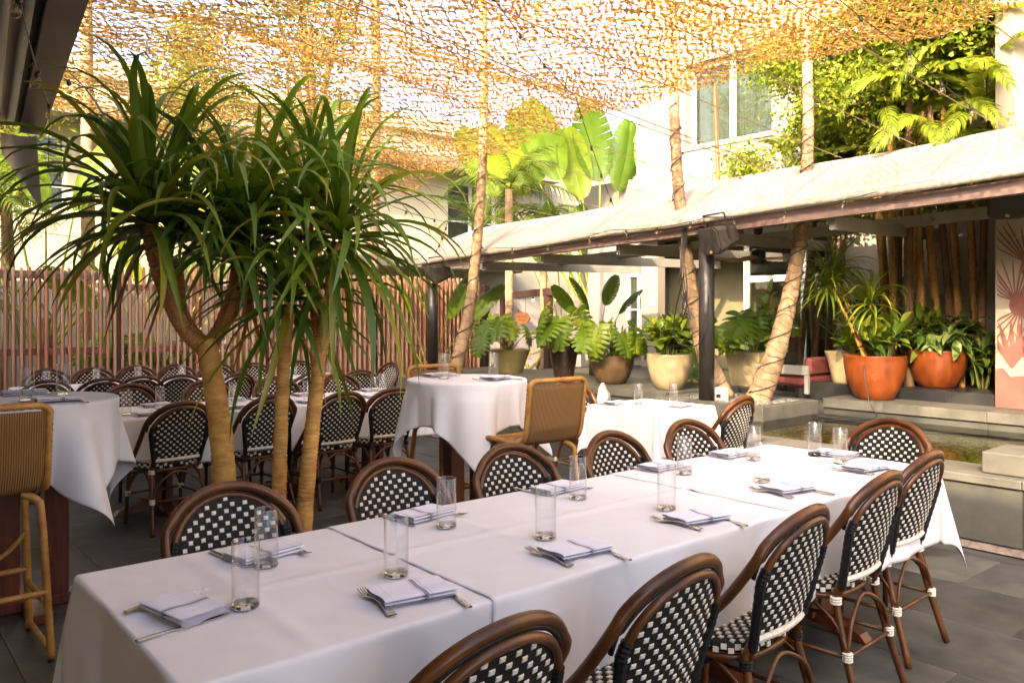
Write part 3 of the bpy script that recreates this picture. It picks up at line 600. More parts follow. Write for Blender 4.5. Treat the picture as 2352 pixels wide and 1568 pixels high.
def make_chair(frame='rattan_frame', bind='white_wrap', lite=False):
    c = empty('bistro_chair')
    # outer hoop: over the back, then forward and down to the sides of the seat
    P = []
    for a in np.linspace(0, PI, 25):
        x, z = -.232 * math.cos(a), .70 + .185 * math.sin(a); q = Bk(min(max(x, -.22), .22), z); P.append((x, q[1] + .012, z))
    side = smoothpath([P[-1], (.237, -.145, .607), (.233, -.048, .515), (.227, .055, .418)], 5)
    lf = [(-x, y, z) for x, y, z in side[::-1]]
    arcp = [(-.238 * math.cos(a), Bk(min(max(-.238 * math.cos(a), -.22), .22), .70 + .185 * math.sin(a))[1] + .012, .70 + .185 * math.sin(a)) for a in np.linspace(.09 * PI, .91 * PI, 11)]
    sc_ = [(.238, -.155, .625), (.234, -.052, .522), (.228, .055, .418)]
    hoop = smoothpath([(-x, y, z) for x, y, z in sc_[::-1]] + arcp + sc_, 3)
    MB().tube(hoop, .0165, 10).build('outer_hoop', frame, c, True)
    if not lite: MB().tube([(p[0] * .955, p[1] - .006, p[2] - (.014 if 2 < i < 26 else 0)) for i, p in enumerate([q for q in P])], .007, 6).build('black_cord', 'black_wrap', c, True)
    A = arch_pts(.40, 1); A = [(x, y - .004, z) for x, y, z in A]
    MB().tube(A[3:-3] if lite else A, .0125, 8).build('inner_arch', frame, c, True)
    # woven panel: dark sheet and its pale strands
    rows = []
    for z in np.linspace(.475, .847, 24): h = hw(z) * .985; rows.append([Bk(x, z) for x in np.linspace(-h, h, 11)])
    wp = MB().grid(rows).build('back_panel', 'weave_black', c, True)
    md = wp.modifiers.new('thick', 'SOLIDIFY'); md.thickness = .005; md.offset = 0
    pads = MB(); ridg = MB(); r_ = 0
    for z in np.arange(.492, .85, .0205):
        h = hw(z + .004) - .016
        x = -.2 + (.0225 if r_ % 2 else 0)
        while x < .2:
            if abs(x) < h:
                for sg in (-1, 1):
                    V = []
                    for dx, dz, dd in ((-.008, -.0068, .0036), (.008, -.0068, .0036), (.008, .0068, .0036), (-.008, .0068, .0036), (-.007, -.0045, .0058), (.007, -.0045, .0058), (.007, .0045, .0058), (-.007, .0045, .0058)):
                        q = Bk(x + dx, z + dz); V.append((q[0], q[1] + sg * dd - .0, q[2]))
                    F = [(4, 5, 6, 7), (0, 1, 5, 4), (1, 2, 6, 5), (2, 3, 7, 6), (3, 0, 4, 7)]
                    pads.add(V, F)
            x += .045
        if not lite and h > .02:
            for dz in (-.0045, .0045):
                q = [Bk(x, z + dz) for x in np.linspace(-h - .008, h + .008, 7)]
                ridg.tube([(a, b2, e) for a, b2, e in q], .0036, 4, caps=False)
        r_ += 1
    tag(pads.build('pale_strands', 'weave_white', wp), kind='stuff')
    if not lite: tag(ridg.build('dark_strands', 'weave_black', wp, True), kind='stuff')
    if not lite:
        for s in (0, 1):
            seg = A[1:8] if s == 0 else A[-8:-1]; seg = smoothpath(seg, 4); rr = .0155 + .0018 * (np.arange(len(seg)) % 2)
            MB().tube(seg, rr, 8).build('post_wrap', 'black_wrap', c)
    z0 = .492; bar = [(x, Bk(x, z0)[1] - .002, z0) for x in np.linspace(-.152, .152, 30)]
    MB().tube(bar, .0125 + .0012 * (np.arange(30) % 2), 8).build('wrapped_rail', 'white_wrap', c)
    # seat
    n = 32; out = []
    for k in range(n):
        a = 2 * PI * k / n; ca, sa = math.cos(a), math.sin(a); e = .62
        x = math.copysign(abs(ca) ** e, ca) * (.205 + .015 * sa); y = math.copysign(abs(sa) ** e, sa) * .195 + .01; out.append((x, y))
    st = MB(); prof = [(.93, .428), (1.0, .436), (1.02, .448), (1.0, .460), (.94, .467), (.5, .463)]
    V = [(x * f, y * f, z) for f, z in prof for x, y in out]; F = [(i * n + k, i * n + (k + 1) % n, (i + 1) * n + (k + 1) % n, (i + 1) * n + k) for i in range(5) for k in range(n)] + [tuple(5 * n + k for k in range(n)), tuple(range(n - 1, -1, -1))]
    seat = st.add(V, F).build('seat', 'weave_black', c, True)
    pd = MB(); r_ = 0
    for y in np.arange(-.17, .20, .0205):
        for x in np.arange(-.2 + (.0225 if r_ % 2 else 0), .2, .045):
            if (abs(x) / .19) ** 3 + (abs(y - .01) / .185) ** 3 < 1: pd.box(x - .008, x + .008, y - .0065, y + .0065, .4635, .4695)
        r_ += 1
    for k in range(44):
        a = 2 * PI * (k + .5) / 44; ca, sa = math.cos(a), math.sin(a)
        x = math.copysign(abs(ca) ** .62, ca) * (.205 + .015 * sa) * 1.022; y = math.copysign(abs(sa) ** .62, sa) * .195 * 1.022 + .01
        q = MB().box(-.009, .009, -.003, .003, -.008, .008); nrm = math.atan2(sa ** 1 * 1.1, ca); q.xf(Matrix.Translation((x, y, .448 + (.006 if k % 2 else -.006))) @ Matrix.Rotation(nrm - PI / 2, 4, 'Z')); pd.add(q.v[0], q.f)
    tag(pd.build('pale_strands', 'weave_white', seat), kind='stuff')
    ring = [(x * .97, y * .97, .417) for x, y in out]
    MB().tube(ring, .012, 8, closed=True).build('seat_frame', frame, c, True)
    fr = (.183, .165), (.197, .20); rr_ = (.166, -.178), (.205, -.295)
    for s in (-1, 1):
        MB().tube([(s * fr[0][0], fr[0][1], .43), (s * fr[1][0], fr[1][1], 0)], [.0155, .013], 8).build('leg', frame, c, True)
        MB().tube(smoothpath([(s * .160, Bk(.16, .47)[1], .475), (s * rr_[0][0], rr_[0][1] - .004, .41), (s * .185, -.235, .2), (s * rr_[1][0], rr_[1][1], 0)], 4), .0145, 8).build('leg', frame, c, True)
    def legp(kx, front, z):
        (ax, ay), (bx, by) = fr if front else rr_; t = 1 - z / .43; return np.array([kx * (ax + (bx - ax) * t), ay + (by - ay) * t, z])
    cor = [(-1, 1), (1, 1), (1, 0), (-1, 0)]
    for i in range(4):
        p, q = legp(*cor[i], .215), legp(*cor[(i + 1) % 4], .215)
        MB().tube([p, q], .0085, 6).build('stretcher', frame, c, True)
        if not lite:
            m_ = (p + q) / 2; hub = np.array([m_[0] * .9, m_[1] * .9, .405])
            MB().tube(smoothpath([p + (0, 0, .02), p * .7 + hub * .3 + (0, 0, .07), hub, q * .7 + hub * .3 + (0, 0, .07), q + (0, 0, .02)], 5), .008, 6).build('brace', frame, c, True)
    if not lite:
        b1, b2 = binding(.0185, .036).mesh('binding', bind), binding(.0205, .03, 3).mesh('binding', bind)
        for i in range(4):
            p = legp(*cor[i], .218); put('binding', b1, c, p); p = legp(*cor[i], .412); put('binding', b2, c, p)
    return c
CH_A = make_chair('rattan_frame', 'white_wrap'); CH_B = make_chair('rattan_frame', 'black_wrap'); CH_L = make_chair('rattan_dark', 'black_wrap', True)
_used = {}
def chair(kind, x, y, rz, label, group):
    proto = {'A': CH_A, 'B': CH_B, 'L': CH_L}[kind]
    o = proto if kind not in _used else copy_tree(proto); _used[kind] = 1
    o.location = (x, y, .003); o.rotation_euler = (0, 0, rz); tag(o, label, 'chair', group); return o
# hoop apex sits .31 behind the seat centre
GF = 'chairs along the front long table'
for k, (x, y, dr) in enumerate([(1.0, 1.235, .06), (1.59, 1.25, .08), (2.31, 1.34, .08), (3.06, 1.44, .05), (3.67, 1.53, .03)]):
    chair('B' if k == 2 else 'A', x, y + .30, dr, 'woven bistro chair on the near side of the front long table, %s from the left' % ORD[k], GF)
for k, (x, y, dr) in enumerate([(1.06, 2.83, .0), (1.77, 2.88, .03), (2.36, 2.84, -.02), (3.04, 2.83, .05), (3.68, 2.86, -.04)]):
    chair('A', x, y - .30, PI + dr, 'woven bistro chair on the far side of the front long table, %s from the left' % ORD[k], GF)
chair('A', 4.62 - .30, 2.13, PI / 2, 'woven bistro chair at the right end of the front long table', GF)
G2 = 'chairs along the second long table'
for k, (x, y, dr) in enumerate([(1.80, 5.70, .10), (2.45, 5.74, .12), (3.0, 5.62, .06), (3.52, 5.66, -.06)]):
    chair('A' if k == 0 else 'B', x, y + .30, dr, 'woven bistro chair on the near side of the second long table, %s from the left' % ORD[k], G2)
for k, (x, y, dr) in enumerate([(1.93, 7.42, .0), (2.58, 7.38, .05), (3.22, 7.40, -.05), (3.9, 7.38, .04)]):
    chair('B', x, y - .30, PI + dr, 'woven bistro chair on the far side of the second long table, %s from the left' % ORD[k], G2)
chair('A', .98, 6.45, -PI / 2 + .2, 'woven bistro chair at the left end of the second long table', G2)
GS = 'chairs at the small square table'
chair('A', 5.02, 4.93, PI - .12, 'woven bistro chair left of the small square table by the pool', GS)
chair('A', 5.05, 3.72, .10, 'woven bistro chair right of the small square table by the pool', GS)
G3 = 'chairs in the back rows by the fence'
for k, (x, y, dr) in enumerate([(1.45, 8.30, .05), (1.93, 8.22, -.03), (2.25, 8.27, .05), (2.62, 8.2, -.04), (3.05, 8.05, .3)]):
    chair('L', x, y + .30, dr, 'dark bistro chair on the near side of the back long table, %s from left' % ORD[k], G3)
for k, (x, y, dr) in enumerate([(1.75, 9.95, 0), (2.2, 9.9, .05), (2.64, 9.95, -.05), (3.1, 9.9, .05), (3.55, 9.92, -.06)]):
    chair('L', x, y - .30, PI + dr, 'dark bistro chair on the far side of the back table, %s from left' % ORD[k], G3)
for k, (x, y, rz) in enumerate([(3.72, 7.95, .1), (4.35, 8.0, -.1), (4.55, 9.35, PI), (3.95, 9.3, PI + .1), (4.98, 8.62, PI / 2)]):
    chair('L', x, y, rz, 'dark bistro chair around the back square table, %s' % ['near left', 'near right', 'far right', 'far left', 'at its right end'][k], G3)

# ------------------------------------------------------------------ tables
def pedestal(par, x, y, h, splay=.33, w=.13):
    MB().cbox(x - w / 2, x - w / 2 + .05, y - .09, y + .09, .06, h, .004).build('post', 'cherry', par); MB().cbox(x + w / 2 - .05, x + w / 2, y - .09, y + .09, .06, h, .004).build('post', 'cherry', par)
    for ax in (0, 1):
        m = MB(); pr = [(-splay, 0), (-splay + .03, .035), (-.12, .085), (.12, .085), (splay - .03, .035), (splay, 0), (splay - .09, .0), (.1, .03), (-.1, .03), (-splay + .09, .0)]
        n = len(pr); z0 = .005 + .0 * ax
        if ax == 0: V = [(x + a, y - .035, z0 + b) for a, b in pr] + [(x + a, y + .035, z0 + b) for a, b in pr]
        else: V = [(x - .034, y + a, z0 + b * .98) for a, b in pr] + [(x + .034, y + a, z0 + b * .98) for a, b in pr]
        m.add(V, [tuple(range(n))[::-1], tuple(range(n, 2 * n))] + [(k, (k + 1) % n, n + (k + 1) % n, n + k) for k in range(n)]).build('foot', 'cherry', par)
def top(par, x0, x1, y0, y1, z): MB().cbox(x0, x1, y0, y1, z - .03, z, .004).build('tabletop', 'cherry', par)
def rect_cloth(name, x0, x1, y0, y1, z, dl, dr, dn, df, label, cat='tablecloth', group=None, seed=0, crease=(), n=.02, wob=1.):
    """cloth over a rectangular top: drops dl (low x), dr (high x), dn (low y), df (high y); corners fold out as flares"""
    rs = np.random.default_rng(seed); ph = rs.uniform(0, 6, 8); rho = .012
    def axis(a0, a1, d0, d1):
        inner = np.linspace(a0, a1, max(6, int((a1 - a0) / .014))); L_ = [inner]
        fine = np.array([.003, .007, .012, .018, .03])
        if d0: e = np.concatenate([fine, np.linspace(.05, d0, 22)]); L_.insert(0, (a0 - e)[::-1])
        if d1: e = np.concatenate([fine, np.linspace(.05, d1, 22)]); L_.append(a1 + e)
        return np.concatenate(L_)
    U, Vv = axis(x0, x1, dl, dr), axis(y0, y1, dn, df); G_ = np.zeros((len(U), len(Vv), 3))
    def hang(s):
        if s < rho * PI / 2: return rho * math.sin(s / rho), rho * (1 - math.cos(s / rho))
        return rho, rho + s - rho * PI / 2
    for i, u in enumerate(U):
        for j, v in enumerate(Vv):
            a = (u - x1) if u > x1 else (u - x0 if u < x0 else 0); b2 = (v - y1) if v > y1 else (v - y0 if v < y0 else 0)
            cx, cy = min(max(u, x0), x1), min(max(v, y0), y1)
            if a == 0 and b2 == 0:
                h = .0009 * math.sin(u * 23 + ph[0]) * math.sin(v * 19 + ph[1]) + .0007 * math.sin(u * 51 + v * 37 + ph[2])
                for (ax, pos) in crease:
                    dd = (u if ax == 'x' else v) - pos; h += .0055 * max(0., 1 - abs(dd) / .035)
                edge = min(u - x0 if dl else 9, x1 - u if dr else 9, v - y0 if dn else 9, y1 - v if df else 9)
                G_[i, j] = (u, v, z + h * min(1, edge / .03))
            elif a and b2:
                r = math.hypot(a, b2); th = math.atan2(abs(b2), abs(a)); tri = math.sin(2 * th) ** .8 if 0 < th < PI / 2 else 0.; o, dn_ = hang(r)
                k = .22 * r * (tri ** .85) * (1 - .15 * math.sin(ph[3] + 3 * r)); down = math.sqrt(max(dn_ ** 2 - k * k * .85, 0)); sx, sy = math.copysign(1, a), math.copysign(1, b2)
                lat = (math.sin(th) - math.cos(th)) * .10 * r
                G_[i, j] = (cx + sx * (o * math.cos(th) + k * .7071 - lat * .7), cy + sy * (o * math.sin(th) + k * .7071 + lat * .7), z - down)
            else:
                s = abs(a) + abs(b2); o, dn_ = hang(s); tt = v if a else u; L0, L1 = (y0, y1) if a else (x0, x1)
                e = min(tt - L0, L1 - tt); ew = math.exp(-e / .12)
                wv = (.020 * math.sin(tt * 7.5 + ph[4]) + .012 * math.sin(tt * 15 + ph[5]) + .006 * math.sin(tt * 31 + ph[6])) * min(1, s / .15) * wob + .012 * s
                o2 = o + max(wv, -.006) + .02 * ew * s
                if a: G_[i, j] = (cx + math.copysign(o2, a), v, z - dn_)
                else: G_[i, j] = (u, cy + math.copysign(o2, b2), z - dn_)
    mbc = MB(); a_, b_ = len(U), len(Vv); FF = []
    for i in range(a_ - 1):
        for j in range(b_ - 1):
            q = (i * b_ + j, i * b_ + j + 1, (i + 1) * b_ + j + 1, (i + 1) * b_ + j); uu, vv = (U[i] + U[i + 1]) / 2, (Vv[j] + Vv[j + 1]) / 2
            ou, ov = (1 if uu > x1 else -1 if uu < x0 else 0), (1 if vv > y1 else -1 if vv < y0 else 0)
            if ou * ov > 0: FF += [(q[0], q[1], q[2]), (q[0], q[2], q[3])]
            elif ou * ov < 0: FF += [(q[0], q[1], q[3]), (q[1], q[2], q[3])]
            else: FF.append(q)
    o = mbc.add(G_, FF).build(name, 'cloth', None, True); md = o.modifiers.new('thick', 'SOLIDIFY'); md.thickness = .0012; md.offset = 1
    return tag(o, label, cat, group)
def round_cloth(x, y, Rr, half, z, label, rot=0., seed=0, group=None):
    rs = np.random.default_rng(seed); ph = rs.uniform(0, 6.28, 6); N_ = 110; U = np.linspace(-half, half, N_); G_ = np.zeros((N_, N_, 3))
    for i, u in enumerate(U):
        for j, v in enumerate(U):
            r = math.hypot(u, v); th = math.atan2(v, u)
            if r <= Rr: p = (u, v, z + .0007 * math.sin(u * 30) * math.sin(v * 27))
            else:
                s = r - Rr; rho = .012; sm = min(1, s / .12)
                f = .10 + .17 * math.cos(4 * (th - PI / 4)) + .13 * math.cos(9 * th + ph[0]) + .07 * math.cos(14 * th + ph[1])
                if s < rho * 1.571: o, dn_ = rho * math.sin(s / rho), rho * (1 - math.cos(s / rho))
                else: o = rho + max(f, -.06) * (s - rho) * sm * .8; dn_ = rho + math.sqrt(max((s - rho * .57 - rho) ** 2 - (o - rho) ** 2, .0)) if s > .04 else rho + s - rho * 1.571
                tw = .10 * math.sin(9 * th + ph[2]) * s
                p = ((Rr + o) * math.cos(th + tw), (Rr + o) * math.sin(th + tw), z - dn_)
            G_[i, j] = (p[0] * math.cos(rot) - p[1] * math.sin(rot) + x, p[0] * math.sin(rot) + p[1] * math.cos(rot) + y, p[2])
    o = MB().grid(G_).build('tablecloth', 'cloth', None, True); md = o.modifiers.new('thick', 'SOLIDIFY'); md.thickness = .0012; md.offset = 1
    return tag(o, label, 'tablecloth', group)
ft = thing('long_table', 'long cherry wood pedestal table at front under white cloths', 'table')
top(ft, .54, 4.01, 1.65, 2.53, .752)
for x in (1.0, 1.9, 2.75, 3.6): pedestal(ft, x, 2.09, .722)
GC = 'cloths on the front long table'
rect_cloth('tablecloth', .53, 1.36, 1.64, 2.54, .760, .36, 0, .36, .36, 'white cloth over the left end of the front long table', group=GC, seed=1, crease=(('x', .82), ('y', 2.10)))
rect_cloth('tablecloth', 1.30, 2.78, 1.64, 2.54, .7635, 0, 0, .36, .36, 'white cloth over the middle of the front long table', group=GC, seed=2, crease=(('x', 1.70), ('x', 2.40), ('y', 2.12)))
rect_cloth('tablecloth', 2.72, 4.02, 1.64, 2.54, .7665, 0, .36, .36, .36, 'white cloth over the right end of the front long table', group=GC, seed=3, crease=(('x', 3.38), ('y', 2.08)))
st_ = thing('long_table', 'second long cherry wood pedestal table behind the dracaena trunks', 'table'); top(st_, 1.5, 4.3, 6.05, 6.85, .752)
for x in (1.9, 2.9, 3.75): pedestal(st_, x, 6.45, .722)
G4 = 'cloths on the second long table'
rect_cloth('tablecloth', 1.49, 2.72, 6.04, 6.86, .760, .36, .0, .36, .36, 'white cloth over the left half of the second long table', group=G4, seed=4)
rect_cloth('tablecloth', 2.76, 4.31, 6.04, 6.86, .7635, .0, .36, .36, .36, 'white cloth over the right half of the second long table', group=G4, seed=5)
bt = thing('long_table', 'back long table in front of the fence', 'table'); top(bt, 1.35, 3.75, 8.72, 9.42, .752)
for x in (1.8, 3.2): pedestal(bt, x, 9.07, .722)
rect_cloth('tablecloth', 1.34, 3.5, 8.71, 9.43, .760, .34, .34, .34, .34, 'white cloth over the back long table in front of the fence', seed=6)
qt = thing('square_table', 'back square table beside the pool corner', 'table'); top(qt, 3.75, 4.65, 8.28, 9.0, .752); pedestal(qt, 4.2, 8.64, .722)
rect_cloth('tablecloth', 3.74, 4.66, 8.27, 9.01, .764, .34, .34, .34, .34, 'white cloth over the back square table beside the pool corner', seed=7)
sq = thing('square_table', 'small square table standing by the pool wall', 'table'); top(sq, 4.72, 5.40, 3.94, 4.62, .752); pedestal(sq, 5.06, 4.28, .722, .28)
rect_cloth('tablecloth', 4.71, 5.41, 3.93, 4.63, .760, .36, .12, .36, .36, 'white cloth over the small square table by the pool wall', seed=8, wob=.6)
def high_table(x, y, label):
    t = thing('high_table', label, 'table', (x, y, 0))
    MB().lathe([(.375, 1.03), (.385, 1.04), (.385, 1.055), (.375, 1.062)], 40).build('tabletop', 'cherry', t, True)
    for sx, sy in ((-1, 0), (1, 0)): MB().cbox(sx * .11 - .055, sx * .11 + .055, -.05, .05, .06, 1.03, .005).build('post', 'cherry', t)
    for ax in (0, 1): MB().cbox(*((-.30, .30, -.05, .05) if ax == 0 else (-.049, .049, -.30, .30)), .004, .06 - .002 * ax, .006).build('foot', 'cherry', t)
    return t
high_table(3.24, 4.33, 'round high cherry wood table in the centre with rattan stools')
high_table(.76, 4.72, 'round high cherry wood table at the left edge')
round_cloth(3.24, 4.33, .39, .68, 1.066, 'white square cloth draped over the centre high round table', R(12), 11)
round_cloth(.76, 4.72, .395, .72, 1.066, 'white square cloth draped over the left high round table', R(-20), 12)

# ------------------------------------------------------------------ rattan bar stool (front towards +Y)
def make_stool():
    s = empty('rattan_stool'); HW = .215
    prof = smoothpath([(.22, .735), (.10, .742), (-.06, .735), (-.155, .748), (-.195, .80), (-.215, .92), (-.235, 1.085)], 5)
    G_ = []
    for (y, z) in prof: G_.append([(x, y - (.018 * (1 - (x / HW) ** 2) if z > .8 else 0), z - (.012 * (1 - (x / HW) ** 2) if z <= .8 else 0)) for x in np.linspace(-HW + .012, HW - .012, 15)])
    ns = 12; sh = MB().grid(G_[:ns + 1]).build('seat', 'cane_weave', s, True); md = sh.modifiers.new('thick', 'SOLIDIFY'); md.thickness = .014; md.offset = 0
    sh = MB().grid(G_[ns:]).build('backrest', 'cane_weave', s, True); md = sh.modifiers.new('thick', 'SOLIDIFY'); md.thickness = .014; md.offset = 0
    rim = [(-HW, y, z) for y, z in prof] ; top_ = [(-HW + .03, prof[-1][0] - .004, prof[-1][1] + .022)] + [(x, prof[-1][0] - .018 * (1 - (x / HW) ** 2) - .004, prof[-1][1] + .026) for x in np.linspace(-HW + .07, HW - .07, 8)] + [(HW - .03, prof[-1][0] - .004, prof[-1][1] + .022)]
    full = smoothpath(rim + top_ + [(HW, y, z) for y, z in prof[::-1]], 2); k = np.arange(len(full))
    full = smoothpath(full, 2); MB().tube(full, .0155 + .0022 * (np.arange(len(full)) % 3 == 0), 8).build('woven_rim', 'cane', s, True)
    MB().tube([(x, .225, .735 - .012 * (1 - (x / HW) ** 2)) for x in np.linspace(-HW, HW, 20)], .016 + .002 * (np.arange(20) % 2), 8).build('front_rim', 'cane', s, True)
    def wrap(pts, r, nm):
        P = np.array(pts, float); L_ = np.linalg.norm(np.diff(P, axis=0), axis=1).sum(); m = max(10, int(L_ / .006)); t = np.linspace(0, len(P) - 1, m); Q = np.stack([np.interp(t, range(len(P)), P[:, c]) for c in range(3)], 1)
        MB().tube(Q, r + .0014 * (np.arange(m) % 2), 8).build(nm, 'cane', s, True)
    for sx in (-1, 1):
        wrap(smoothpath([(sx * .13, .17, .722), (sx * .185, .18, .69), (sx * .20, .20, .60), (sx * .225, .235, .02)], 6), .0165, 'leg')
        wrap(smoothpath([(sx * .13, -.13, .722), (sx * .185, -.15, .69), (sx * .20, -.17, .60), (sx * .225, -.225, .02)], 6), .0165, 'leg')
        wrap([(sx * .2165, .222, .24), (sx * .2165, -.20, .24)], .013, 'stretcher'); wrap([(sx * .224, .232, .045), (sx * .224, -.222, .045)], .013, 'stretcher')
        wrap(smoothpath([(sx * .206, .20, .48), (sx * .14, .21, .40), (sx * .05, .22, .34)], 4), .010, 'brace')
    for z, yy in ((.30, .215), (.30, -.205)): wrap([(-.212, yy, z), (.212, yy, z)], .013, 'stretcher')
    for sx in (-1, 1):
        for sy in (.235, -.225): MB().lathe([(.013, 0), (.015, .02)], 10, (sx * .225, sy, .004)).build('foot_cap', 'rubber', s)
    return s
s0 = make_stool(); s0.location = (3.27, 3.70, 0); s0.rotation_euler = (0, 0, R(-2)); tag(s0, 'woven rattan bar stool pulled up to the centre high table', 'stool', 'rattan bar stools')
for x, y, rz, lb in ((.48, 4.15, .02, 'woven rattan bar stool at the left edge before the left high table'), (3.36, 4.69, PI - .05, 'woven rattan bar stool half hidden behind the centre high table')):
    c_ = copy_tree(s0); c_.location = (x, y, 0); c_.rotation_euler = (0, 0, rz); tag(c_, lb, 'stool', 'rattan bar stools')

# ------------------------------------------------------------------ table settings
gl = MB(); gl.lathe([(.0335, 0), (.0345, .004), (.0345, .165), (.0335, .1665), (.0322, .165), (.0322, .016), (.0, .015)], 28, caps=False); gl.lathe([(.0335, 0), (0, 0)], 28, caps=False)
GLASS = gl.mesh('tumbler', 'tumbler', True)
rim = MB().tube([(.0334 * math.cos(a), .0334 * math.sin(a), .1662) for a in np.linspace(0, 2 * PI, 28, endpoint=False)], .0011, 5, closed=True).mesh('rim', 'tumbler', True)
glassy('glass_base', (.93, .93, .90), rough=0, ior=1.5); base_unused = None; base = MB().lathe([(.0, .001), (.0325, .001), (.033, .004), (.0325, .013), (.0, .0145)], 28, caps=False).mesh('glass_base', 'glass_base', True)
def tumbler(x, y, z, label, group):
    t = thing('tumbler', label, 'glass', (x, y, z), random.uniform(0, 6), group); put('wall', GLASS, t); put('rim', rim, t); put('heavy_base', base, t); return t
def napkin_mesh(seed):
    rs = np.random.default_rng(seed); W_, D_ = .20, .125; prof = []
    layers = [0.002, .0065, .011, .0155, .019]; x0, x1 = -D_ / 2, D_ / 2
    for k, z in enumerate(layers):
        a, b2 = (x0 + .004, x1 - .004) if k % 2 == 0 else (x1 - .004, x0 + .004)
        xs = np.linspace(a, b2, 10); prof += [(x, z + .0012 * math.sin(9 * x / D_ + k)) for x in xs]
        if k < len(layers) - 1: zz = (z + layers[k + 1]) / 2; prof.append((b2 + math.copysign(.004, b2), zz))
    Y = np.linspace(-W_ / 2, W_ / 2, 11); G_ = []
    for y in Y: G_.append([(p * (1 + .015 * math.sin(11 * y)) , y + .004 * math.sin(p * 40) , z * (1 + .10 * math.sin(8 * y + seed)) + .0006) for p, z in prof])
    return MB().grid(G_).mesh('napkin', 'napkin', True)
NAP = [napkin_mesh(k) for k in range(4)]
def fork_mesh():
    m = MB(); zc = lambda t: .004 + .010 * math.sin(PI * min(1, t * 1.1)) ** 2
    S = [(-.10, .011), (-.094, .0125), (-.06, .009), (-.02, .0045), (.03, .004), (.045, .009), (.055, .0118), (.068, .0122)]
    up = [[(-w_, y, zc((y + .1) / .2) + .001), (0, y, zc((y + .1) / .2) + .0018), (w_, y, zc((y + .1) / .2) + .001)] for y, w_ in S]; dn = [[(a, b2, c - .0022) for a, b2, c in r] for r in up]
    m.grid(up); m.grid([r[::-1] for r in dn])
    for q in range(len(S) - 1):
        for sgn in (0, 2): a, b2, c, d = up[q][sgn], up[q + 1][sgn], dn[q + 1][sgn], dn[q][sgn]; m.add([a, b2, c, d], [(0, 1, 2, 3)])
    for k in range(4):
        x = -.0102 + .0068 * k; m.tube(smoothpath([(x, .066, zc(.83)), (x, .08, .0065), (x * 1.02, .098, .009), (x * 1.02, .105, .0125)], 3), [.0019] * 9 + [.0008], 5)
    return m.mesh('fork', 'steel', True)
def knife_mesh():
    S = [(-.115, .006), (-.11, .0085), (-.06, .0075), (-.015, .0055), (0, .007), (.04, .010), (.085, .0095), (.105, .006), (.115, .001)]
    m = MB(); h = [.0035, .004, .004, .003, .0018, .0014, .0012, .0009, .0005]
    up = [[(-w_, y, .003 + e * .4), (0, y, .003 + e), (w_ * .8, y, .003 + e * .4)] for (y, w_), e in zip(S, h)]; dn = [[(a, b2, .001) for a, b2, c in r] for r in up]
    m.grid(up); m.grid([r[::-1] for r in dn])
    for q in range(len(S) - 1):
        for sgn in (0, 2): m.add([up[q][sgn], up[q + 1][sgn], dn[q + 1][sgn], dn[q][sgn]], [(0, 1, 2, 3)])
    return m.mesh('knife', 'steel', True)
FORK, KNIFE = fork_mesh(), knife_mesh()
def setting(x, y, rz, z, where, group, gx=None, fork=True):
    """napkin with fork on its left and knife on its right as seen by the diner facing +Y turned by rz; glass at gx"""
    ca, sa = math.cos(rz), math.sin(rz)
    P = lambda a, b2: (x + a * ca - b2 * sa, y + a * sa + b2 * ca, z)
    n = put('napkin', random.choice(NAP), None, P(0, 0), (0, 0, rz + PI / 2 + random.uniform(-.14, .10))); n.location.z += .0035; tag(n, 'folded striped napkin ' + where, 'napkin', 'napkins ' + group)
    if fork:
        f = put('fork', FORK, None, P(-.098, .0), (0, 0, rz + random.uniform(-.12, .25))); tag(f, 'steel fork ' + where, 'fork', 'forks ' + group)
        k = put('knife', KNIFE, None, P(.095, -.035), (0, 0, rz + random.uniform(-.08, .08))); tag(k, 'steel knife ' + where, 'knife', 'knives ' + group)
    if gx: tumbler(gx[0], gx[1], z, 'clear straight tumbler ' + where, 'tumblers ' + group)
ZT = lambda x: .7615 if x < 1.30 else (.766 if x < 2.72 else .7695)
gr = 'on the front long table'
for k, (x, y, g) in enumerate([(1.15, 1.775, (1.21, 1.95)), (1.735, 1.765, (1.78, 1.95)), (2.335, 1.765, (2.385, 1.94)), (3.0, 1.81, (3.08, 1.98)), (3.68, 1.82, (3.77, 1.99))]):
    setting(x, y, R(-8), ZT(x) + .001, 'on the near side of the front table, %s from the left' % ORD[k], gr, g)
for k, (x, y, g) in enumerate([(1.0, 2.37, (.965, 2.27)), (1.62, 2.43, (1.61, 2.27)), (2.29, 2.44, (2.255, 2.28)), (2.98, 2.46, (2.965, 2.31)), (3.52, 2.45, (3.52, 2.31))]):
    setting(x, y, PI + R(4), ZT(x) + .001, 'on the far side of the front table, %s from the left' % ORD[k], gr, g)
setting(.655, 2.045, -PI / 2 + R(6), .762, 'at the left end of the front table', gr, (.79, 1.985))
setting(3.93, 2.10, PI / 2, .7705, 'at the right end of the front table', gr, (3.87, 2.18))
gr = 'on the second long table'
for k, (x, g) in enumerate([(1.75, (1.62, 6.30)), (2.35, (2.42, 6.33)), (3.0, (3.05, 6.33)), (3.62, (3.7, 6.33))]):
    setting(x, 6.18, 0, .7655, 'on the near side of the second table, %s from the left' % ORD[k], gr, g)
for k, (x, g) in enumerate([(1.95, (1.93, 6.56)), (2.55, (2.5, 6.56)), (3.22, (3.2, 6.56)), (3.9, (3.92, 6.56))]):
    setting(x, 6.72, PI, .7655, 'on the far side of the second table, %s from the left' % ORD[k], gr, g)
setting(4.87, 4.48, PI, .762, 'left on the small square table', 'on the small square table', (5.0, 4.36))
setting(5.12, 4.03, 0, .762, 'right on the small square table', 'on the small square table', (5.2, 4.16))
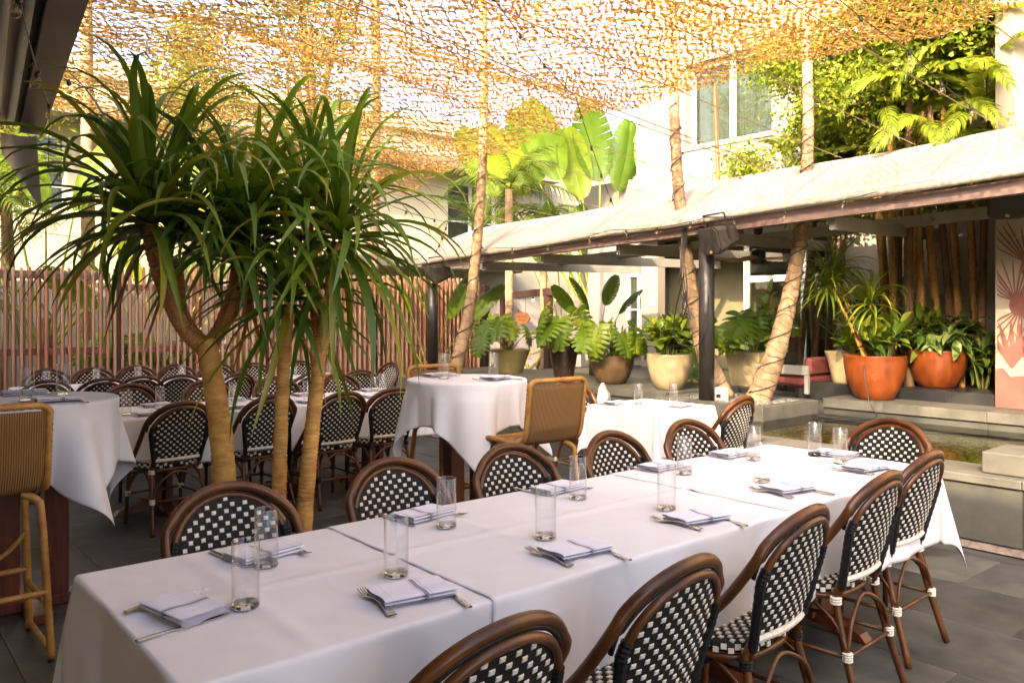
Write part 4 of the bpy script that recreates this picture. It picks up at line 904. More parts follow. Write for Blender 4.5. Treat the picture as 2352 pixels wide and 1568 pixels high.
setting(3.30, 4.10, R(12), 1.068, 'near side of the centre high table', 'on the centre high table', (3.42, 4.27))
setting(3.17, 4.56, PI + R(5), 1.068, 'far side of the centre high table', 'on the centre high table', (3.10, 4.40))
setting(.83, 4.46, 0, 1.068, 'near side of the left high table', 'on the left high table', (.72, 4.58))
setting(.77, 4.97, PI, 1.068, 'far side of the left high table', 'on the left high table', (.92, 4.78))
gr = 'on the back tables'
for k, x in enumerate((1.5, 1.95, 2.35, 2.8, 3.2)):
    setting(x, 8.84, 0, .7645, 'on the near side of the back table, %s from left' % ORD[k], gr, (x + .07, 8.97), fork=False)
    setting(x + .15, 9.30, PI, .7645, 'on the far side of the back table, %s from left' % ORD[k], gr, (x + .12, 9.17), fork=False)
for k, (x, y, rz) in enumerate([(3.95, 8.4, 0), (4.45, 8.4, 0), (4.0, 8.88, PI), (4.45, 8.88, PI)]):
    setting(x, y, rz, .7655, 'on the back square table, %s' % ['near left', 'near right', 'far left', 'far right'][k], gr, (x, y + (.13 if rz == 0 else -.13)), fork=False)
# ================================================================== PLANTS
def arc(L_, e0, bend, n, power=1.6):                      # gravity curve in the (u, z) plane starting at elevation e0
    P = [(0., 0.)]; 
    for i in range(n): t = (i + .5) / n; e = e0 - bend * t ** power; P.append((P[-1][0] + L_ / n * math.cos(e), P[-1][1] + L_ / n * math.sin(e)))
    return P
def strap_mesh(L_, w_, e0, bend, m, n=9, fold=.35, power=1.7, side=0., name='leaf'):
    P = arc(L_, e0, bend, n, power); G_ = []
    for i, (u, z) in enumerate(P):
        t = i / n; ww = w_ * (min(1, .55 + t * 3) * (1 - t ** 3.2) + .02); a = side * t * t
        G_.append([(u, -ww / 2 + a, z + ww * fold), (u, a, z), (u, ww / 2 + a, z + ww * fold)])
    return MB().grid(G_).mesh(name, m, True)
def oval_mesh(L_, w_, e0, bend, m, n=6, fold=.2, tip=1.0, name='leaf', stalk=0.):
    P = arc(L_, e0, bend, n, 1.2); G_ = []
    for i, (u, z) in enumerate(P):
        t = i / n; ww = w_ * (math.sin(PI * t ** .8) ** .75 * (1 - .25 * t * tip) + .015); G_.append([(u, -ww / 2, z + ww * fold * .5), (u, -ww / 4, z + ww * fold * .15), (u, 0, z), (u, ww / 4, z + ww * fold * .15), (u, ww / 2, z + ww * fold * .5)])
    mb = MB().grid(G_)
    if stalk: mb.xf(Matrix.Translation((stalk, 0, 0))); mb.tube([(0, 0, -.0), (stalk, 0, 0)], .003, 4, caps=False)
    return mb.mesh(name, m, True)
def lobed_mesh(L_, W_, m, lobes=7, gap=.25, start=.25, droop=.6, name='leaf', heart=True, rnd=0, e0=0.):
    """blade split into lobes along a midrib (monstera, banana, traveller palm)"""
    rs = np.random.default_rng(rnd); mb = MB(); mid = arc(L_, e0, droop, 24, 1.3)
    def M_(t): t = min(max(t, 0), 1) * 24; i = min(int(t), 23); f = t - i; return (mid[i][0] * (1 - f) + mid[i + 1][0] * f, mid[i][1] * (1 - f) + mid[i + 1][1] * f)
    for sd in (-1, 1):
        for k in range(lobes):
            t0, t1 = k / lobes, (k + 1) / lobes; tm = (t0 + t1) / 2; rj = rs.uniform(.95, 1.03)
            WL = lambda t: W_ / 2 * rj * ((math.sin(PI * (t * .86 + .14)) ** .6) if heart else (math.sin(PI * min(1, t * .95 + .045)) ** .5))
            g_ = gap * rs.uniform(.5, 1.4); rows = []; fw = .30 * L_ * (tm - .35 if heart else .12)
            for s in np.linspace(0, 1, 5):
                sh = 0 if s < start else g_ * (s - start) / (1 - start) * (t1 - t0) / 2; tip = (s ** 3) * (t1 - t0) * (.12 if heart else .01); row = []
                for t in (t0 + sh + tip, tm, t1 - sh - tip):
                    a, z1 = M_(t); wl = WL(t) * (1.03 if t == tm and heart else 1); bx = fw * s - (.16 * L_ * s * (1 - t * lobes) if heart and k == 0 else 0)
                    row.append((a + bx, sd * wl * s, z1 - .22 * wl * s * s + .10 * wl * math.sin(PI * s)))
                rows.append(row)
            mb.grid(rows if sd > 0 else [r[::-1] for r in rows])
    return mb.mesh(name, m, True)
def frond_mesh(L_, m, n=26, leaf=.32, w_=.022, e0=.9, bend=1.7, droop=.7, name='frond', wedge=False, rnd=0, vee=.35):
    """pinnate palm frond, rachis and leaflets in one part"""
    rs = np.random.default_rng(rnd); mb = MB(); P = arc(L_, e0, bend, 20, 1.3); mb.tube([(u, 0, z) for u, z in P], np.linspace(.014, .003, 21) * L_ / 1.6, 5, caps=False)
    for k in range(n):
        t = .14 + .86 * k / (n - 1); i = min(int(t * 20), 19); f = t * 20 - i; u = P[i][0] * (1 - f) + P[i + 1][0] * f; z = P[i][1] * (1 - f) + P[i + 1][1] * f
        tx, tz = P[i + 1][0] - P[i][0], P[i + 1][1] - P[i][1]; q = math.hypot(tx, tz); tx /= q; tz /= q
        ll = leaf * math.sin(PI * (.12 + .8 * t)) ** .6 * rs.uniform(.85, 1.1)
        for sd in (-1, 1):
            fwd = .45 + .5 * t; dr = droop * rs.uniform(.6, 1.3); rows = []
            for s in np.linspace(0, 1, 5):
                x = u + tx * fwd * ll * s; y = sd * ll * s * (1 - .35 * t); zz = z + tz * fwd * ll * s + vee * ll * s - dr * ll * s * s
                ww = (w_ * (1 - s ** 2) + .001) if not wedge else (w_ * .25 + w_ * 1.9 * s + .0) * (1 if s < .99 else 1.05)
                ex = tx * ww * .5; rows.append([(x - ex, y, zz - tz * ww * .5), (x + ex, y, zz + tz * ww * .5)])
            if wedge: rows[-1][0] = (rows[-1][0][0] + tx * w_ * .7, rows[-1][0][1] - sd * ll * .12, rows[-1][0][2] + .01)
            mb.grid(rows)
    return mb.mesh(name, m, True)
def ringed_trunk(par, pts, r0, r1, m, mring, step=.03, name='trunk', amp=.10, rmesh=True, tap=1.):
    P = smoothpath(pts, 10); L_ = np.concatenate([[0], np.cumsum(np.linalg.norm(np.diff(P, axis=0), axis=1))]); nn = max(12, int(L_[-1] / (step / 3))); s = np.linspace(0, L_[-1], nn)
    Q = np.stack([np.interp(s, L_, P[:, c]) for c in range(3)], 1); t = s / L_[-1]; rr = r1 + (r0 - r1) * (1 - t) ** tap
    cyc = (s / step + .35 * np.sin(s * 17)) % 1; MB().tube(Q, rr * (1 + amp * (cyc - .5) + .03 * np.sin(s * 31)), 14).build(name, m, par, True)
    if rmesh:
        rg = MB(); k = 0
        for si in np.arange(step * .6, L_[-1] - step * .3, step):
            c = np.array([np.interp(si, s, Q[:, q]) for q in range(3)]); c2 = np.array([np.interp(si + .01, s, Q[:, q]) for q in range(3)]); T = c2 - c; T /= np.linalg.norm(T)
            u = np.cross(T, (0, 1, 0)); u /= np.linalg.norm(u); v = np.cross(T, u); rad = np.interp(si, s, rr) * (1 + amp * .45 + (.025 if step > .05 else 0)); ph = random.uniform(0, 6); an = np.linspace(0, 2 * PI, 18, endpoint=False)
            ring = [c + rad * (math.cos(a) * u + math.sin(a) * v) + T * (step * .38 * math.sin(3 * a + ph) * .5 + step * .3 * math.sin(a + ph * 2)) for a in an]
            rg.tube(ring, .0013 if step < .05 else .0032, 4, closed=True); k += 1
        tag(rg.build('leaf_scars', mring, par, True), kind='stuff')
    return Q
def leaf_at(me, par, loc, az, scale=1., roll=0., pitch=0., name='leaf'):
    M = Matrix.Translation(loc) @ Matrix.Rotation(az, 4, 'Z') @ Matrix.Rotation(-pitch, 4, 'Y') @ Matrix.Rotation(roll, 4, 'X') @ Matrix.Scale(scale, 4)
    return put(name, me, par, M=M)
def local(o, p): return Vector(p) - o.location

# ------------------------------------------------------------------ dracaena group between the tables
ST = {}
for e in (85, 70, 55, 40, 25, 10, -10, -35):
    for v in range(3):
        if e > 60: b2, pw = R(random.uniform(75, 150)), 2.9
        elif e > 30: b2, pw = R(random.uniform(95, 140)), 1.9
        elif e > 0: b2, pw = R(random.uniform(75, 110)), 1.6
        else: b2, pw = R(random.uniform(45, 60)), 1.2
        ST[(e, v)] = strap_mesh(random.uniform(.82, 1.05), random.uniform(.040, .054), R(e), b2, 'leaf_draca', 11, .28, pw, random.uniform(-.12, .12))
KINK = [strap_mesh(.95, .05, R(66), R(150), 'leaf_draca', 12, .15, 6.0, s) for s in (-.1, .05, .15)]
DRY = [strap_mesh(.55, .022, R(-55), R(40), 'leaf_dry', 8, .1, 1.2, s) for s in (-.12, .1)]
def rosette(par, c, n, scale=1., lo=-35, hi=85, dry=3):
    es = [e for e in (85, 70, 55, 40, 25, 10, -10, -35) if lo <= e <= hi]
    for k in range(n):
        f = (k / n) ** .8; e = es[min(len(es) - 1, int(f * len(es)))]; az = k * 2.39996 + random.uniform(-.3, .3)
        me = ST[(e, random.randrange(3))] if random.random() > .10 or e < 30 else random.choice(KINK)
        leaf_at(me, par, (c[0] + random.uniform(-.02, .02), c[1] + random.uniform(-.02, .02), c[2] + .10 * (e + 35) / 120 * scale - .03), az, scale * random.uniform(.82, 1.1), random.uniform(-.35, .35))
    for k in range(dry): leaf_at(random.choice(DRY), par, (c[0], c[1], c[2] - .08), random.uniform(0, 6.28), random.uniform(.8, 1.3), name='dry_leaf')
dr1 = thing('dracaena_tree', 'thick forked dracaena with dark strap leaves standing left of centre', 'tree', (1.62, 4.27, 0))
L1 = lambda p: tuple(np.array(p) - np.array((1.62, 4.27, 0)))
Q = ringed_trunk(dr1, [L1((1.62, 4.27, 0)), L1((1.60, 4.29, .35)), L1((1.585, 4.31, .8)), L1((1.555, 4.345, 1.12)), L1((1.52, 4.37, 1.36))], .068, .054, 'trunk_draca', 'trunk_ring', .033, amp=.05)
BR = [((1.52, 4.37, 1.30), (1.42, 4.42, 1.42), (1.34, 4.47, 1.62), (1.28, 4.50, 1.84), (1.27, 4.51, 1.97)),
      ((1.52, 4.37, 1.31), (1.59, 4.38, 1.40), (1.65, 4.36, 1.56), (1.69, 4.36, 1.74), (1.72, 4.35, 1.90)),
      ((1.52, 4.37, 1.30), (1.63, 4.45, 1.42), (1.74, 4.47, 1.58), (1.80, 4.48, 1.78)),
      ((1.52, 4.40, 1.32), (1.47, 4.60, 1.5), (1.48, 4.72, 1.8))]
for b_ in BR: ringed_trunk(dr1, [L1(p) for p in b_], .042, .031, 'trunk_branch', 'trunk_ring', .026, name='branch', amp=.12)
rosette(dr1, L1((1.27, 4.51, 1.97)), 96, 1.04, -10); rosette(dr1, L1((1.72, 4.35, 1.92)), 90, 1.02, -10); rosette(dr1, L1((1.48, 4.72, 1.90)), 56, 1.0, 0); rosette(dr1, L1((1.80, 4.48, 1.80)), 50, .95, 0, dry=4)
dr2 = thing('dracaena_tree', 'slender dracaena with ringed trunk in the middle of the group', 'tree', (1.755, 4.01, 0)); L2 = lambda p: tuple(np.array(p) - np.array((1.755, 4.01, 0)))
ringed_trunk(dr2, [L2((1.755, 4.01, 0)), L2((1.785, 4.04, .5)), L2((1.82, 4.08, 1.0)), L2((1.86, 4.12, 1.37)), L2((1.90, 4.15, 1.54))], .042, .032, 'trunk_draca', 'trunk_ring', .017, amp=.08)
rosette(dr2, L2((1.90, 4.15, 1.56)), 64, .82, dry=3)
dr3 = thing('dracaena_tree', 'slender leaning dracaena with pale ringed trunk, rightmost of the group', 'tree', (1.81, 3.83, 0)); L3 = lambda p: tuple(np.array(p) - np.array((1.81, 3.83, 0)))
ringed_trunk(dr3, [L3((1.81, 3.83, 0)), L3((1.845, 3.86, .45)), L3((1.93, 3.92, 1.0)), L3((2.0, 3.95, 1.40)), L3((2.08, 3.99, 1.70)), L3((2.13, 4.02, 1.88))], .046, .032, 'trunk_draca', 'trunk_ring', .019, amp=.08)
rosette(dr3, L3((2.13, 4.02, 1.90)), 92, 1.0, dry=3); 
ringed_trunk(dr3, [L3((1.98, 3.94, 1.32)), L3((2.02, 4.1, 1.6)), L3((2.03, 4.2, 1.95)), L3((2.04, 4.22, 2.08))], .036, .03, 'trunk_branch', 'trunk_ring', .027, name='branch', amp=.1)
rosette(dr3, L3((2.04, 4.22, 2.10)), 60, .88, 10, 85, dry=1)

# ------------------------------------------------------------------ slim palm trunks
def string_on(par_label, Q, rad, turns, n_bulb, label):
    t = thing('trunk_lights', label, 'string lights'); T = np.linspace(0, 1, 160); P = []
    for s in T:
        i = s * (len(Q) - 1); k = min(int(i), len(Q) - 2); c = Q[k] + (Q[k + 1] - Q[k]) * (i - k); r = rad(s) + .012; a = turns * 2 * PI * s; P.append(c + np.array([math.cos(a) * r, math.sin(a) * r, 0]))
    MB().tube(P, .0045, 5).build('cable', 'cable', t)
    for b_ in range(n_bulb):
        k = int((b_ + .6) / n_bulb * 159); i = T[k] * (len(Q) - 1); c = Q[min(int(i), len(Q) - 1)]; d = P[k] - c; d[2] = 0; d /= np.linalg.norm(d); bulb(t, P[k] + d * .012, d + np.array([0, 0, -.3]), .7)
    return t
bm = MB().lathe([(.006, .0), (.011, .012), (.0135, .024), (.024, .040), (.030, .058), (.029, .074), (.020, .088), (.006, .095), (0, .0955)], 16, caps=False).mesh('glass_globe', 'bulb_glass', True)
sm_ = MB().lathe([(.008, -.03), (.0135, -.028), (.0145, .006), (.012, .014)], 12).mesh('socket', 'cable', True)
fm = MB().tube([(.006, 0, .03), (.008, 0, .06), (0, 0, .068), (-.008, 0, .06), (-.006, 0, .03)], .0022, 5).mesh('filament', 'gold_frame')
def bulb(par, p, d, s=1., m=None, fil=None):
    q = Vector(d).to_track_quat('Z', 'Y').to_matrix().to_4x4(); M = Matrix.Translation(Vector(p)) @ q @ Matrix.Scale(s, 4)
    o = put('bulb', bm, par, M=M); put('socket', sm_, o); put('filament', fil or fm, o); return o
PALM = [frond_mesh(random.uniform(1.5, 1.9), 'leaf_palm', 30, .42, .032, R(random.uniform(20, 70)), R(random.uniform(70, 120)), .8, rnd=k) for k in range(6)]
def palm(label, base, pts, r0, r1, crown=0, scale=1., light=None, cat='palm tree', step=.085):
    t = thing('palm_tree', label, cat, base); B_ = np.array(base); Q = ringed_trunk(t, [tuple(np.array(p) - B_) for p in [base] + pts], r0, r1, 'trunk_palm', 'trunk_palmring', step, amp=.035, tap=4.5)
    for k in range(crown):
        leaf_at(random.choice(PALM), t, Q[-1], k * 2.4 + random.uniform(-.2, .2), scale * random.uniform(.85, 1.15), 0, R(random.choice((35, 10, -15))), name='frond')
    if light: string_on('', Q[:int(len(Q) * light[2])] + B_, lambda s: r1 + (r0 - r1) * (1 - s * light[2]) ** 4.5, light[0], light[1], light[3])
    return t
palm('pale palm trunk leaning left on the island planter', (7.68, 5.42, .52), [(7.62, 5.62, 1.0), (7.57, 5.77, 1.6), (7.50, 5.85, 2.4), (7.45, 5.92, 3.3), (7.43, 5.98, 5.2), (7.45, 6.0, 7.4)], .125, .055, 9, 1.2, (11, 13, .52, 'string of clear bulbs wound round the left island palm'))
palm('pale palm trunk leaning right on the island planter', (7.70, 5.02, .52), [(7.80, 4.86, 1.05), (7.90, 4.74, 1.7), (8.0, 4.65, 2.5), (8.06, 4.62, 3.4), (8.10, 4.66, 4.6), (8.10, 4.7, 6.6)], .140, .055, 9, 1.2, (12, 15, .60, 'string of clear bulbs wound round the right island palm'))
palm('tall palm trunk beside the round high table, passing through the net', (6.62, 9.35, 0), [(6.66, 9.22, .6), (6.84, 9.1, 1.5), (6.96, 9.1, 2.3), (7.02, 9.05, 3.2), (7.03, 9.0, 4.6), (6.98, 9.0, 7.2)], .125, .06, 10, 1.2, (10, 14, .5, 'string of clear bulbs wound round the palm beside the high table'))
palm('sunlit palm trunk at the top right corner', (7.55, 2.05, .3), [(7.52, 2.08, 1.2 + .0), (7.30, 2.14, 3.0), (7.05, 2.16, 4.2), (6.9, 2.18, 6.0)], .10, .075, 8, 1.0, (9, 9, .8, 'string of clear bulbs wound round the top right palm'))
palm('far slim palm trunk seen through the net at left', (2.9, 13.6, 0), [(2.95, 13.6, 3), (2.92, 13.65, 7), (2.9, 13.7, 9.5)], .11, .09, 10, 1.3)
palm('far slim palm trunk beside the cream building window', (8.2, 14.2, 0), [(8.3, 14.2, 3), (8.35, 14.2, 6), (8.3, 14.2, 8.8)], .11, .085, 10, 1.3)
palm('thick fibrous palm trunk behind the fence at far left', (1.55, 12.9, 0), [(1.52, 12.9, 1.6), (1.46, 12.95, 2.9)], .17, .15, 14, .75)
palm('short feather palm with arching yellow fronds above the pergola', (10.0, 12.0, 0), [(10.0, 12.0, 1.8), (10.0, 12.0, 3.9)], .09, .08, 17, .85)
palm('second feather palm with arching fronds left of the traveller palm', (10.9, 12.0, 0), [(10.9, 12.0, 1.8), (10.9, 12.0, 3.3)], .08, .07, 15, .8)
palm('bushy palm with low fronds behind the left end of the fence', (.95, 12.7, 0), [(.95, 12.7, .8), (.95, 12.72, 1.6)], .1, .09, 16, .8)
palm('slim palm stem before the entrance canopy', (11.2, 14.6, 0), [(11.2, 14.6, 1.6), (11.15, 14.6, 3.4)], .07, .06, 8, .7)

# ------------------------------------------------------------------ traveller's palms and bananas
PAD = [lobed_mesh(1.35, .66, 'leaf_pad', 9, .03, .75, .45, heart=False, rnd=k) for k in range(3)] + [lobed_mesh(1.3, .62, 'leaf_pad', 11, .12, .5, .6, heart=False, rnd=k + 9) for k in range(3)]
def paddle_fan(label, base, n, h, spread, scale, plane, cat='plant', name='travellers_palm', jit=.15, rollc=PI / 2):
    t = thing(name, label, cat, base)
    MB().lathe([(.12, 0), (.11, h * .25), (.07, h * .42)], 10).build('trunk', 'trunk_old', t, True)
    for k in range(n):
        f = (k + .5) / n * 2 - 1; a = f * spread; hh = h * random.uniform(.8, 1.05) * math.cos(a * .6); e = PI / 2 - abs(a); az = plane if a > 0 else plane + PI; az += random.uniform(-jit, jit)
        tip = Vector((math.cos(az) * math.sin(abs(a)) * hh * .8, math.sin(az) * math.sin(abs(a)) * hh * .8, h * .3 + hh * .62 * math.cos(a * .8)))
        MB().tube(smoothpath([(0, 0, h * .25), tuple(Vector((0, 0, h * .28)) * .5 + tip * .5), tuple(tip)], 5), np.linspace(.028, .012, 11) * scale, 6).build('petiole', 'petiole', t, True)
        leaf_at(random.choice(PAD), t, tip, az, scale * random.uniform(.85, 1.1), rollc + random.uniform(-.55, .55), max(.15, e * .9))
    return t
paddle_fan("large traveller's palm with broad glossy leaves above the pergola", (12.0, 11.5, 0), 11, 4.7, .62, 1.25, R(-42))
paddle_fan("traveller's palm behind the fence left of the dracaena", (2.35, 13.4, 0), 9, 3.4, .75, .95, R(-35))
paddle_fan('young banana plant behind the fence near its middle', (3.7, 12.6, 0), 6, 2.2, .8, .7, R(-20), name='banana_plant', rollc=.75)
paddle_fan('banana leaves beside the left pergola post', (7.5, 11.05, .0), 5, 1.7, .7, .6, R(-60), name='banana_plant', rollc=.75)
paddle_fan('small banana plant behind the dark tall planter', (8.75, 8.45, .5), 4, 1.25, .55, .42, R(-35), name='banana_plant', rollc=.75)
paddle_fan("smaller traveller's palm between gate and white building", (11.75, 12.3, 0), 6, 3.2, .4, .75, R(-45))

# ------------------------------------------------------------------ fishtail palm clump
fc = thing('fishtail_palm', 'tall fishtail palm clump with ringed canes and yellow-green leaves at right', 'palm tree', (9.35, 3.9, .55))
FT = [frond_mesh(random.uniform(1.1, 1.5), 'leaf_fish', 30, .17, .040, R(random.uniform(10, 60)), R(random.uniform(60, 110)), .75, wedge=True, rnd=20 + k) for k in range(6)]
for k in range(11):
    a = random.uniform(0, 6.28); r = random.uniform(.08, .48); bx, by = r * math.cos(a) * .55, (k - 5) * .105 + random.uniform(-.04, .04); h = random.uniform(3.5, 4.7); lx, ly = random.uniform(-.35, .05), random.uniform(-.25, .35)
    Q = ringed_trunk(fc, [(bx, by, 0), (bx + lx * .2, by + ly * .2, h * .35), (bx + lx * .6, by + ly * .6, h * .7), (bx + lx, by + ly, h)], random.uniform(.04, .062), .03, 'trunk_bamboo' if k % 3 else 'trunk_old', 'trunk_palmring', .17, name='cane', amp=.05)
    for q in range(7):
        i = int(len(Q) * (.72 + .28 * (q + 1) / 7)) - 1
        leaf_at(random.choice(FT), fc, Q[i], random.uniform(0, 6.28) if q % 2 else random.uniform(2.2, 4.9), random.uniform(.75, 1.1), random.uniform(-.4, .4), R(random.uniform(-25, 35)), name='frond')
fc2 = thing('fishtail_palm', 'second fishtail palm hanging over the canopy behind the right island palm', 'palm tree', (10.2, 5.6, .5))
for k in range(6):
    bx, by = random.uniform(-.25, .25), random.uniform(-.5, .5); h = random.uniform(3.0, 3.9); lx, ly = random.uniform(-.4, .0), random.uniform(-.7, .0)
    Q = ringed_trunk(fc2, [(bx, by, 0), (bx + lx * .5, by + ly * .5, h * .6), (bx + lx, by + ly, h)], .045, .03, 'trunk_old', 'trunk_palmring', .17, name='cane', amp=.05, rmesh=False)
    for q in range(8):
        i = int(len(Q) * (.7 + .3 * (q + 1) / 8)) - 1
        leaf_at(random.choice(FT), fc2, Q[i], random.uniform(2.6, 5.2), random.uniform(.6, .9), random.uniform(-.4, .4), R(random.uniform(-30, 20)), name='frond')

def foliage_cloud(par, clusters, n, size, m, seed):
    rs = np.random.default_rng(seed); C = np.array([c[:3] for c in clusters]); Rr = np.array([c[3] for c in clusters]); k = rs.integers(len(C), size=n)
    c = C[k] + rs.normal(0, .42, (n, 3)) * Rr[k][:, None] * (1, 1, .8); a = rs.uniform(0, 2 * PI, n); e = rs.uniform(-1.3, .2, n); L_ = size * rs.uniform(.6, 1.35, n)
    d = np.stack([np.cos(a) * np.cos(e), np.sin(a) * np.cos(e), np.sin(e)], 1); s = np.cross(d, (0, 0, 1.)); s /= np.linalg.norm(s, axis=1)[:, None]; t = rs.uniform(0, PI, n)[:, None]; s = s * np.cos(t) + np.cross(s, d) * np.sin(t)
    L_ = L_[:, None]; V = np.stack([c, c + d * L_ * .8 + s * L_ * .30, c + d * L_ * 1.05, c + d * L_ * .72 - s * L_ * .26], 1).reshape(-1, 3); F = np.arange(4 * n).reshape(-1, 4)
    return tag(MB().add(V, F.tolist()).build('leaflets', m, par), kind='stuff')
foliage_cloud(fc, [(-.35 + .5 * math.sin(k * 1.7), -1.0 + .155 * k * 1.1, 2.55 + .85 * (k % 4) * .62 + .3 * math.sin(k), .42) for k in range(18)], 22000, .060, 'leaf_fish', 3)
foliage_cloud(fc2, [(-.5 + .4 * math.sin(k * 2.1), -1.5 + .13 * k, 2.75 + .55 * (k % 3) + .2 * math.sin(k * 1.3), .40) for k in range(12)], 13000, .060, 'leaf_fish', 4)

# ------------------------------------------------------------------ tall leafy trees seen through the net
def leafy_tree(label, base, h, rad, n, m='leaf_far', size=.11):
    t = thing('leafy_tree', label, 'tree', base); MB().tube(smoothpath([(0, 0, 0), (.1, 0, h * .4), (.0, .1, h * .75)], 6), np.linspace(.13, .05, 13), 8).build('trunk', 'trunk_old', t, True)
    for k in range(5):
        a = k * 1.3; MB().tube(smoothpath([(.05, .05, h * .5), (math.cos(a) * rad * .4, math.sin(a) * rad * .4, h * .72), (math.cos(a) * rad * .75, math.sin(a) * rad * .75, h * .85)], 4), np.linspace(.05, .015, 9), 6).build('branch', 'trunk_old', t, True)
    rs = np.random.default_rng(int(h * 100)); mb = MB(); cl = rs.normal(size=(26, 3)); cl = cl / np.linalg.norm(cl, axis=1)[:, None] * rs.uniform(.35, 1., (26, 1)); V, F = [], []
    for i in range(n):
        c = cl[rs.integers(26)] * (rad, rad, h * .3) + rs.normal(0, .22 * rad, 3) + (0, 0, h * .78); a, e = rs.uniform(0, 6.28), rs.uniform(-1, .5); L_ = size * rs.uniform(.6, 1.3)
        d = np.array([math.cos(a) * math.cos(e), math.sin(a) * math.cos(e), math.sin(e)]); s = np.cross(d, (0, 0, 1)); s /= np.linalg.norm(s); s = s * math.cos(a * 3) + np.cross(s, d) * math.sin(a * 3); b0 = len(V)
        V += [c, c + d * L_ * .45 + s * L_ * .22, c + d * L_, c + d * L_ * .45 - s * L_ * .22]; F.append((b0, b0 + 1, b0 + 2, b0 + 3))
    mb.add(V, F); cr = mb.build('crown', m, t); tag(cr, kind='stuff'); return t
leafy_tree('sunny yellow-green tree seen through the net left of centre', (4.35, 13.2, 0), 6.2, 1.0, 5200)
leafy_tree('yellow-green tree seen through the net at far left', (1.9, 14.3, 0), 6.0, 1.0, 4200)
leafy_tree('tall yellow-green tree high behind the net centre', (6.3, 12.9, 0), 8.6, 1.1, 5200)

# ------------------------------------------------------------------ planters and potted plants
def pot(name, label, loc, prof, m, soilz, soilr, square=False, group=None):
    t = thing(name, label, 'planter', loc, 0, group)
    if square:
        (r0, z0), (r1, z1) = prof; V = []
        for r, z in ((r0, z0), (r1, z1), (r1 - .03, z1), (r1 - .04, z1 - .08)): V += [(-r, -r, z), (r, -r, z), (r, r, z), (-r, r, z)]
        MB().add(V, [(i * 4 + k, i * 4 + (k + 1) % 4, (i + 1) * 4 + (k + 1) % 4, (i + 1) * 4 + k) for i in range(3) for k in range(4)]).build('pot_body', m, t)
    else: MB().lathe(prof, 40, caps=False).build('pot_body', m, t, True)
    MB().lathe([(soilr, soilz), (soilr * .5, soilz + .02), (.0, soilz + .025)], 20, caps=False).build('soil', 'soil', t, True); return t
def bowl(r, h): return [(r * .55, 0), (r * .62, .01), (r * .80, h * .25), (r * .94, h * .55), (r * 1.0, h * .85), (r * 1.0, h - .012), (r * 1.015, h - .004), (r * 1.0, h), (r * .94, h - .004), (r * .92, h - .08)]
def tall(r, h): return [(r * .60, 0), (r * .72, h * .3), (r * .88, h * .7), (r, h - .02), (r * 1.01, h), (r * .94, h - .002), (r * .9, h - .08)]
MON = [lobed_mesh(.32, .34, 'leaf_pad', 7, .34, .55, .5, rnd=k) for k in range(4)]
FIC = [oval_mesh(.19, .105, R(20), R(50), 'leaf_sun', tip=-.5), oval_mesh(.16, .08, R(35), R(40), 'leaf_sun', tip=-.5), oval_mesh(.21, .085, R(45), R(50), 'leaf_sun')]
AGL = [oval_mesh(.22, .085, R(20), R(95), 'leaf_pale'), oval_mesh(.19, .075, R(5), R(70), 'leaf_pale'), oval_mesh(.20, .07, R(40), R(80), 'leaf_mid')]
MID = [oval_mesh(.20, .065, R(50), R(50), 'leaf_mid'), oval_mesh(.17, .06, R(30), R(60), 'leaf_mid'), oval_mesh(.18, .06, R(60), R(40), 'leaf_sun')]
SML = [oval_mesh(.065, .028, R(20), R(40), 'leaf_dark', 3), oval_mesh(.055, .025, R(40), R(40), 'leaf_dark', 3)]
STRAP_S = [strap_mesh(.50, .026, R(e), R(b_), 'leaf_sun', 8, .25, 1.6) for e, b_ in ((75, 80), (50, 110), (25, 100), (0, 70), (60, 140), (-15, 60))]
def monstera(label, loc, n, h, spread, scale=1., m=MON, name='monstera_plant', bias=None):
    t = thing(name, label, 'plant', loc); MB().tube(smoothpath([(0, 0, -.05), (.03, .02, .06), (.08, -.03, .14)], 4), .022, 7).build('stem', 'trunk_bamboo', t, True)
    for k in range(n):
        az = k * 2.4 + random.uniform(-.4, .4); 
        if random.random() < .62: az = (R(225) if bias is None else bias) + random.uniform(-1.3, 1.3)
        r = spread * random.uniform(.35, 1.); z = h * random.uniform(.55, 1.08) * (1.1 - .3 * r / spread); p = Vector((r * math.cos(az), r * math.sin(az), z))
        MB().tube(smoothpath([(random.uniform(-.03, .03), random.uniform(-.03, .03), 0), tuple(p * .55 + Vector((0, 0, z * .25))), tuple(p)], 4), .0065, 5).build('petiole', 'petiole', t, True)
        leaf_at(random.choice(m), t, p, az + random.uniform(-.5, .5), scale * random.uniform(.75, 1.25), random.uniform(-.4, .4), R(random.uniform(-75, -15)))
    return t
def shrub(label, loc, stems, h, spread, per, meshes, scale=1., name='leafy_plant', stem_m='stem', hang=0.):
    t = thing(name, label, 'plant', loc)
    for k in range(stems):
        az = k * 2.4 + random.uniform(-.4, .4); r = spread * random.uniform(.2, 1); hh = h * random.uniform(.6, 1.05) * (1 - .25 * r / spread); tip = Vector((r * math.cos(az), r * math.sin(az), hh)); P = smoothpath([(r * .15 * math.cos(az), r * .15 * math.sin(az), -.06), tuple(tip * .5 + Vector((0, 0, hh * .1))), tuple(tip)], 5)
        MB().tube(P, np.linspace(.010, .005, len(P)), 5).build('stem', stem_m, t, True)
        for q in range(per):
            f = 1 - .75 * (q / per); i = f * (len(P) - 1); j = min(int(i), len(P) - 2); c = P[j] + (P[j + 1] - P[j]) * (i - j)
            leaf_at(random.choice(meshes), t, c, q * 2.4 + random.uniform(-.4, .4), scale * random.uniform(.7, 1.2), random.uniform(-.4, .4), R(random.uniform(-25, 50) * (1 if q > 2 else 1.3)) - hang)
    return t
